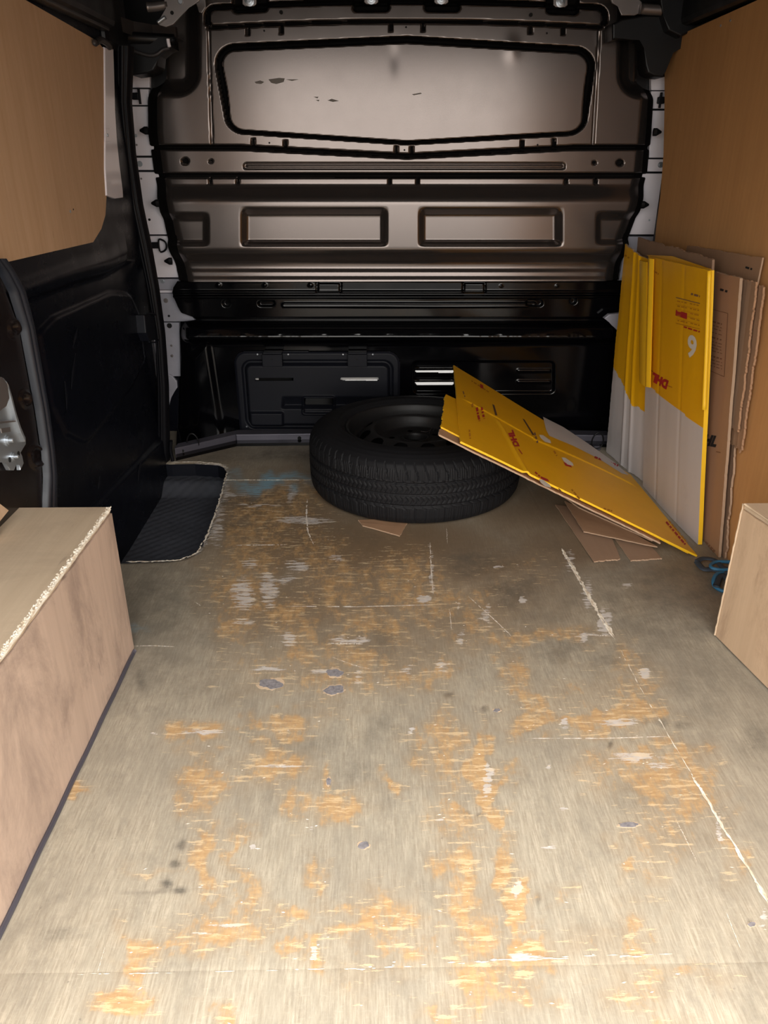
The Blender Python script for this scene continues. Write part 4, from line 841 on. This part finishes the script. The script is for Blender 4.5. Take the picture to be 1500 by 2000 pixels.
    def words(b, A, B, hpx, mat, n=4, wpx=2.0):
        """unreadable small print: one line of word-length strokes"""
        rs = random.Random(int(A[0]*7+A[1])); t = 0; V = []; F = []
        L = math.hypot(B[0]-A[0], B[1]-A[1]); dx, dy = (B[0]-A[0])/L, (B[1]-A[1])/L
        while t < L:
            w_ = min(rs.uniform(3, 9), L-t); a_ = (A[0]+dx*t, A[1]+dy*t); c_ = (a_[0]+dx*w_, a_[1]+dy*w_); i = len(V)
            V += [a_, c_, (c_[0]-dy*hpx, c_[1]+dx*hpx), (a_[0]-dy*hpx, a_[1]+dx*hpx)]; F.append((i, i+1, i+2, i+3)); t += w_+rs.uniform(1.5, 3)
        return b.decal('printed_line', V, F, mat)

# upright yellow and white flattened box: two faces with folded flaps between
UB = empty('flattened_box', FZ(1300, 1000))
A_c = [SX(1221, 477, .70), SX(1262, 512, .70), FZ(1254, 947, .002), FZ(1184, 882, .002)]
relA = lambda s, t: -.02*s**3+.004*(np.exp(-((s-.45)/.03)**2)+np.exp(-((s-.62)/.03)**2))
def matA(s, t): return (t > .570+.115*s+.003*np.sin(s*40)+.035*np.exp(-((s-.62)/.14)**2)).astype(int)
BA = Board('left_face', A_c, ['card_yellow', 'card_white'], UB, .006, .003, 3, relA, (.01, 0, .004, .004), 50, 160, matA)
B_c = [SX(1266, 500, .70), SX(1386, 528, .69), FZ(1363, 1064, .002), FZ(1255, 949, .002)]
relB = lambda s, t: .0035*np.sin(s*pi)-.0015*np.exp(-((s-.28)/.02)**2)-.001*np.exp(-((s-.66)/.02)**2)
def matB(s, t): return (t > .535+.012*s).astype(int)
BB = Board('right_face', B_c, ['card_yellow', 'card_white'], UB, .011, .002, 5, relB, (.002, 0, .001, .001), 60, 160, matB, 'card_yellow_bright')
def quadb(name, px, X, mats, parent, **k):
    X = X if isinstance(X, (list, tuple)) else [X]*4
    return Board(name, [SX(p[0], p[1], x) for p, x in zip(px, X)], mats, parent, **k)
quadb('flap', [(1249,508),(1263,512),(1262,756),(1249,745)], [.692, .690, .698, .700], ['card_yellow_bright'], UB, th=.003, seed=8, nu=8, nv=60, wave=.001, relief=lambda s, t: .004*np.sin(s*pi), edge='card_yellow')
quadb('flap', [(1266,503),(1276,506),(1269,757),(1260,753)], [.686, .690, .700, .697], ['card_yellow_bright'], UB, th=.003, seed=9, nu=8, nv=60, wave=.001, relief=lambda s, t: .004*np.sin(s*pi), edge='card_yellow')
quadb('back_layer', [(1262,498),(1312,500),(1386,525),(1380,560)], [.715, .715, .705, .705], ['card_yellow'], UB, th=.004, seed=10, nu=20, nv=12, wave=0, edge='card_yellow')
tube('folded_edge', [SX(1385, 529, .690)+np.array([0, -.002, 0]), SX(1381, 660, .702), SX(1375, 800, .714)], .0052, 'card_yellow_bright', UB, sub=6)
# printing (upside down, as the box stands on its head)
BB.text('9', (1338,696), (1354,704), (1343,651), 'ink_white', .035)
BB.text('DHL', (1305,744), (1275,726), (1303,763), 'ink_red', .07, .25)
BB.line((1299, 752), (1311, 757), 2, 'ink_red_faint'); BB.line((1269, 722), (1275, 726), 2, 'ink_red_faint')
BB.poly('printed_block', [(1321,605),(1342,612),(1341,624),(1320,616)], 'ink_red')
BB.line((1322,581),(1366,593), 1.6, 'ink_brown'); BB.line((1320,631),(1364,643), 1.0, 'ink_red_faint')
for q in range(5):
    BB.words((1324, 587+q*9.5), (1342, 591+q*9.7), 2, 'ink_red_faint' if q != 2 else 'card_yellow'); BB.words((1348, 592+q*9.6), (1364, 596+q*9.8), 2, 'ink_red_faint')
    BB.line((1321, 594+q*9.5), (1364, 604+q*9.8), .5, 'ink_red_faint')
BB.words((1351,572),(1367,577), 4, 'ink_brown'); BB.words((1335,637),(1364,647), 3, 'ink_red', 3); BB.words((1277,527),(1289,534), 3, 'ink_red_faint'); BA.words((1222,497),(1230,503), 3, 'ink_red_faint')
tag(UB, 'yellow and white flattened delivery box with a large white 9, against the right wall', 'cardboard')

# brown boards behind it
def vert(top, X0, X1, name, label, px_bot=None, mats=('card_brown',), **k):
    TL, TR = SX(top[0][0], top[0][1], X0[0]), SX(top[1][0], top[1][1], X0[1])
    zb = k.pop('zb', .002)
    BRr = np.array([X1[1], TR[1] if px_bot is None else px_bot[1], zb]); BLl = np.array([X1[0], TL[1] if px_bot is None else px_bot[0], zb])
    b = Board(name, [TL, TR, BRr, BLl], list(mats), None, **k); tag(b.o, label, 'cardboard'); return b
rc = lambda s, t: 0*s
b1 = vert([(1246,464),(1392,506)], (.732, .727), (.764, .764), 'cardboard_sheet', 'dull brown cardboard sheet with rounded top corners, just behind the yellow upright box', (2.58, 1.84), ('card_brown_dull',), th=.006, wave=.0025, seed=21, jag=(.0, .0, .006, 0), edge='card_brown_dull')
yb = float(FZ(1410, 1090)[1])
b2 = vert([(1330,516),(1445,543)], (.746, .744), (.777, .778), 'cardboard_sheet', 'reddish brown cardboard sheet with black printed lettering and a boxed block of text', (2.16, yb), ('card_brown',), th=.007, wave=.0015, seed=22, jag=(0, .004, .003, 0))
b3 = vert([(1342,479),(1489,504)], (.786, .784), (.794, .794), 'cardboard_sheet', 'tall brown cardboard sheet flat against the plywood, rearmost of the leaning sheets', (2.36, 1.88), ('card_brown',), th=.004, wave=.0, seed=23, jag=(0, .002, .003, 0))
b4 = vert([(1446,545),(1478,552)], (.763, .763), (.772, .772), 'cardboard_sheet', 'crumpled brown cardboard strip with a ragged edge, right behind the printed brown sheet', (1.86, 1.765), ('card_brown_dull',), th=.005, wave=.0022, seed=24, jag=(0, .05, .01, .01), edge='card_brown', nu=24, zb=.335)
b5 = vert([(1468,556),(1491,560)], (.777, .777), (.785, .785), 'cardboard_sheet', 'brown cardboard strip with torn curled edge nearest the bare plywood lining', (1.82, 1.755), ('card_brown',), th=.005, wave=.0022, seed=25, jag=(0, .06, .01, .03), edge='card_brown', nu=24, zb=.29)
b6 = Board('cardboard_sheet', [SX(1425, 838, .788), SX(1437, 842, .786), np.array([.791, 1.728, .002]), np.array([.791, 1.86, .002])], ['card_brown_dull'], None, .005, .003, 26, None, (0, .08, .01, 0), 20, 60)
tag(b6.o, 'narrow grey-brown cardboard edge showing low down beside the printed brown sheet', 'cardboard')
b2.text('DHL', (1356,866), (1398,874), (1360,844), 'ink_black', .06, .25)
b2.line((1398,882), (1407,884), 2, 'ink_brown')
for L in (((1386,603),(1421,612)),((1421,612),(1414,736)),((1414,736),(1378,720))): b2.line(L[0], L[1], 1.2, 'ink_brown')
for k, q in enumerate((628, 636, 642, 650, 659, 668, 674, 680, 686, 696, 704, 710, 716)):
    b2.words((1384, q-4), (1410, q+4), 3.0 if k in (0, 4, 9) else 1.6, 'ink_brown')
b2.words((1407,563),(1423,568), 4.5, 'ink_black'); b2.words((1378,1057),(1398,1077), 5, 'ink_brown'); b3.words((1457,520),(1470,524), 4, 'ink_black')

# sloping yellow box resting on the tyre
SB = empty('flattened_box', FZ(1362, 1085))
P2 = FZ(1363, 1084, .012); P4 = FZ(1232, 927, .012); r_ = ray(901, 860); P3 = CAM+r_*(.95-.340)/(-r_[2])
nn = np.cross(P4-P2, P3-P2); nn /= np.linalg.norm(nn); nn = nn if nn[2] > 0 else -nn
P1 = PL(886, 713, P2, nn)
sh_ = lambda p, d: p-nn*d
relS = lambda s, t: .003*np.exp(-((t-np.where(s < .37, .49, .506-.44*(s-.37)))/.010)**2)*sst(s, .02, .06)*(1-sst(s, .90, .97))+.004*np.exp(-((s-.198-.13*(t-.53))/.009)**2)*sst(t, .50, .56)-.0015*(1-sst(s-.198-.13*(t-.53), -.01, .004))*sst(t, .48, .60)
TS = Board('top_sheet', [P1, P4, P2, P3], ['card_yellow'], SB, .005, .002, 31, relS, (.0012, .0006, .0006, .0010), 180, 120, None, 'card_yellow_bright', toward=nn)
C2 = [PL(870, 770, sh_(P2, .007), nn), sh_(P4, .007), PL(1345, 1079, sh_(P2, .007), nn), PL(862, 834, sh_(P2, .007), nn)]
Board('middle_sheet', C2, ['card_yellow'], SB, .004, .0015, 32, None, (.004, .002, .002, .004), 60, 60, None, 'card_yellow_bright', toward=nn)
C3 = [PL(880, 790, sh_(P2, .012), nn), sh_(P4, .012), PL(1290, 1060, sh_(P2, .012), nn), PL(857, 848, sh_(P2, .012), nn)]
for c in C3: c[2] = max(c[2], .006)
Board('bottom_sheet', C3, ['card_brown'], SB, .004, .0015, 33, None, (.008, .002, .002, .008), 60, 60, None, 'card_edge', toward=nn)
TS.poly('white_face', [(1060,815),(1100,835),(1150,868),(1200,903),(1228,928),(1215,925),(1170,897),(1120,872),(1072,852),(1066,840)], 'card_white')
TS.text('DHL', (1015,872), (1001,839), (1005,877), 'ink_red', .06, .25)
TS.line((1013,877),(1020,887), 1.6, 'ink_red')
for a_, c_, hh_, mt in (((903,765),(907,776),2,'ink_brown'),((929,797),(935,822),4,'ink_red'),((938,797),(944,818),4,'ink_red'),((920,790),(922,796),3,'ink_red_faint'),((1042,846),(1048,866),3,'ink_brown'),((916,838),(918,856),3,'ink_red_faint'),((1080,882),(1086,892),3,'ink_red_faint'),((1044,923),(1058,936),3,'ink_red'),((1115,957),(1132,978),3,'ink_red_faint'),((1090,955),(1099,964),2,'ink_brown'),((1160,895),(1208,912),4,'ink_red'),((1178,995),(1195,1000),3,'ink_red_faint'),((1300,1020),(1338,1064),3.5,'ink_red'),((1306,1018),(1342,1060),2.5,'ink_red_faint'),((920,745),(955,768),2,'ink_red_faint')): TS.words(a_, c_, -hh_, mt)
TS.poly('printed_block', [(937,750),(943,753),(944,760),(938,758)], 'ink_red')
for (a_, b_) in ((1060, 858), (1104, 902), (1060, 944)):
    TS.poly('printed_block', [(a_-8,b_-8),(a_,b_-7),(a_+14,b_+3),(a_+16,b_+9),(a_+4,b_+6),(a_-4,b_-1)], 'ink_white'); 
TS.poly('printed_block', [(1100,903),(1114,909),(1117,914),(1104,910)], 'ink_red'); TS.poly('printed_block', [(1056,930),(1070,936),(1073,941),(1060,937)], 'ink_red')
TS.poly('hand_slot', [(1020,818),(1024,820),(1043,850),(1040,851)], 'ink_dark'); TS.poly('hand_slot', [(961,790),(965,792),(971,812),(967,812)], 'ink_dark')
tag(SB, 'yellow flattened delivery box sloping from the tyre down to the floor', 'cardboard')

# brown scraps on the floor
def scrap(px, z, label, seed, mats=('card_brown',), lift=(0, 0, 0, 0), wave=.0012, jag=.01):
    b = Board('cardboard_scrap', [FZ(p[0], p[1], z+l) for p, l in zip(px, lift)], list(mats), None, .0035, wave, seed, None, (jag,)*4, 40, 30, None, 'card_edge', toward=(0, 0, 1)); tag(b.o, label, 'cardboard'); return b
scrap([(700,1015),(800,1012),(781,1046),(708,1026)], .0055, 'small torn brown cardboard scrap poking out from under the front of the tyre', 41)
scrap([(1085,985),(1175,1000),(1212,1092),(1160,1096)], .0060, 'grey-brown cardboard flap lying on the floor under the sloping yellow box, left of its neighbour', 42, ('card_brown_dull',), wave=.001)
scrap([(1175,1015),(1255,1050),(1293,1090),(1232,1094)], .0055, 'dull cardboard flap lying on the floor at the right below the sloping yellow box', 43, ('card_brown_dull',), wave=.001)
scrap([(1102,978),(1190,1015),(1285,1068),(1140,1038)], .016, 'pinkish brown cardboard piece on top of the two flat flaps below the yellow box', 44, lift=(.006, .012, 0, .0))
scrap([(1060,940),(1250,1020),(1275,1056),(1130,990)], .030, 'thin brown cardboard sheet sandwiched directly beneath the sloping yellow box', 45, ('card_brown_dull',), lift=(.03, .0, 0, .02))

# ---------------- blue cord
RC = empty('cord_coil', FZ(1400, 1110)); 
loop = [(1420,1118),(1404,1119),(1396,1126),(1393,1138),(1398,1147),(1412,1154),(1430,1152),(1436,1135),(1430,1122)]
tube('cord', [FZ(a_, b_, .010+.006*sin(i)) for i, (a_, b_) in enumerate(loop)], .0045, 'rope_blue', RC, closed=True)
loop = [(1430,1098),(1410,1097),(1396,1098),(1388,1104),(1392,1110),(1410,1113),(1428,1112)]
tube('cord', [FZ(a_, b_, .016) for a_, b_ in loop], .0045, 'rope_blue', RC)
tube('strap', [FZ(a_, b_, .014) for a_, b_ in ((1362,1096),(1372,1091),(1390,1092),(1402,1098),(1412,1108),(1430,1112))], .008, 'strap_dark', RC, flat=.4)
tube('strap', [FZ(a_, b_, .012) for a_, b_ in ((1362,1098),(1368,1106),(1376,1112),(1392,1112),(1412,1117),(1430,1118))], .009, 'strap_dark', RC, flat=.4)
tube('strap', [FZ(a_, b_, .012) for a_, b_ in ((1399,1145),(1404,1128),(1414,1124),(1426,1140))], .008, 'strap_dark', RC, flat=.5)
tag(RC, 'coil of bright blue cord with a dark strap at the foot of the cardboard', 'cord')

# ---------------- latch plate on the left pillar
LK = empty('latch_plate', SX(20, 860, -.79))
def plX(n_, px, X, t, mat, bev=.001): return pX(n_, px, X, t, mat, LK, bev)
plX('plate', [(-14,735),(8,738),(18,752),(25,775),(33,815),(42,845),(51,857),(51,868),(46,876),(38,884),(44,890),(47,905),(41,918),(40,908),(33,902),(31,912),(28,919),(20,918),(12,903),(5,901),(-14,906)], -.788, .008, 'zinc', .002)
plX('plate_rim', [(14,744),(22,765),(30,800),(40,835),(51,855),(50,863),(42,846),(33,820),(25,790),(17,758)], -.780, .012, 'zinc', .002)
plX('hood', [(-14,735),(6,736),(16,750),(20,778),(14,795),(0,803),(-14,806)], -.770, .02, 'bracket_grey', .004)
plX('step', [(-14,824),(32,820),(32,824),(-14,829)], -.783, .006, 'bracket_grey', .001)
plX('printed_block', [(2,837),(20,834),(21,843),(4,846)], -.7868, .002, 'bracket_grey', .0004)
for (a_, b_, r) in ((14,860,.011),(24,892,.009)): disc('bolt', SX(a_, b_, -.788), (1, 0, 0), r, .01, 'zinc', LK, 18, [(r, 0), (r, .002), (r*.75, .002), (r*.75, .005), (r*.4, .005), (r*.4, .011), (r*.3, .012)])
for (a_, b_) in ((19,898),(36,886)): disc('hole', SX(a_, b_, -.7878), (1, 0, 0), .005, .001, 'hole_black', LK, 12)
tag(LK, 'pale zinc latch plate with two bolts on the dark pillar, above the left plywood box', 'latch plate')
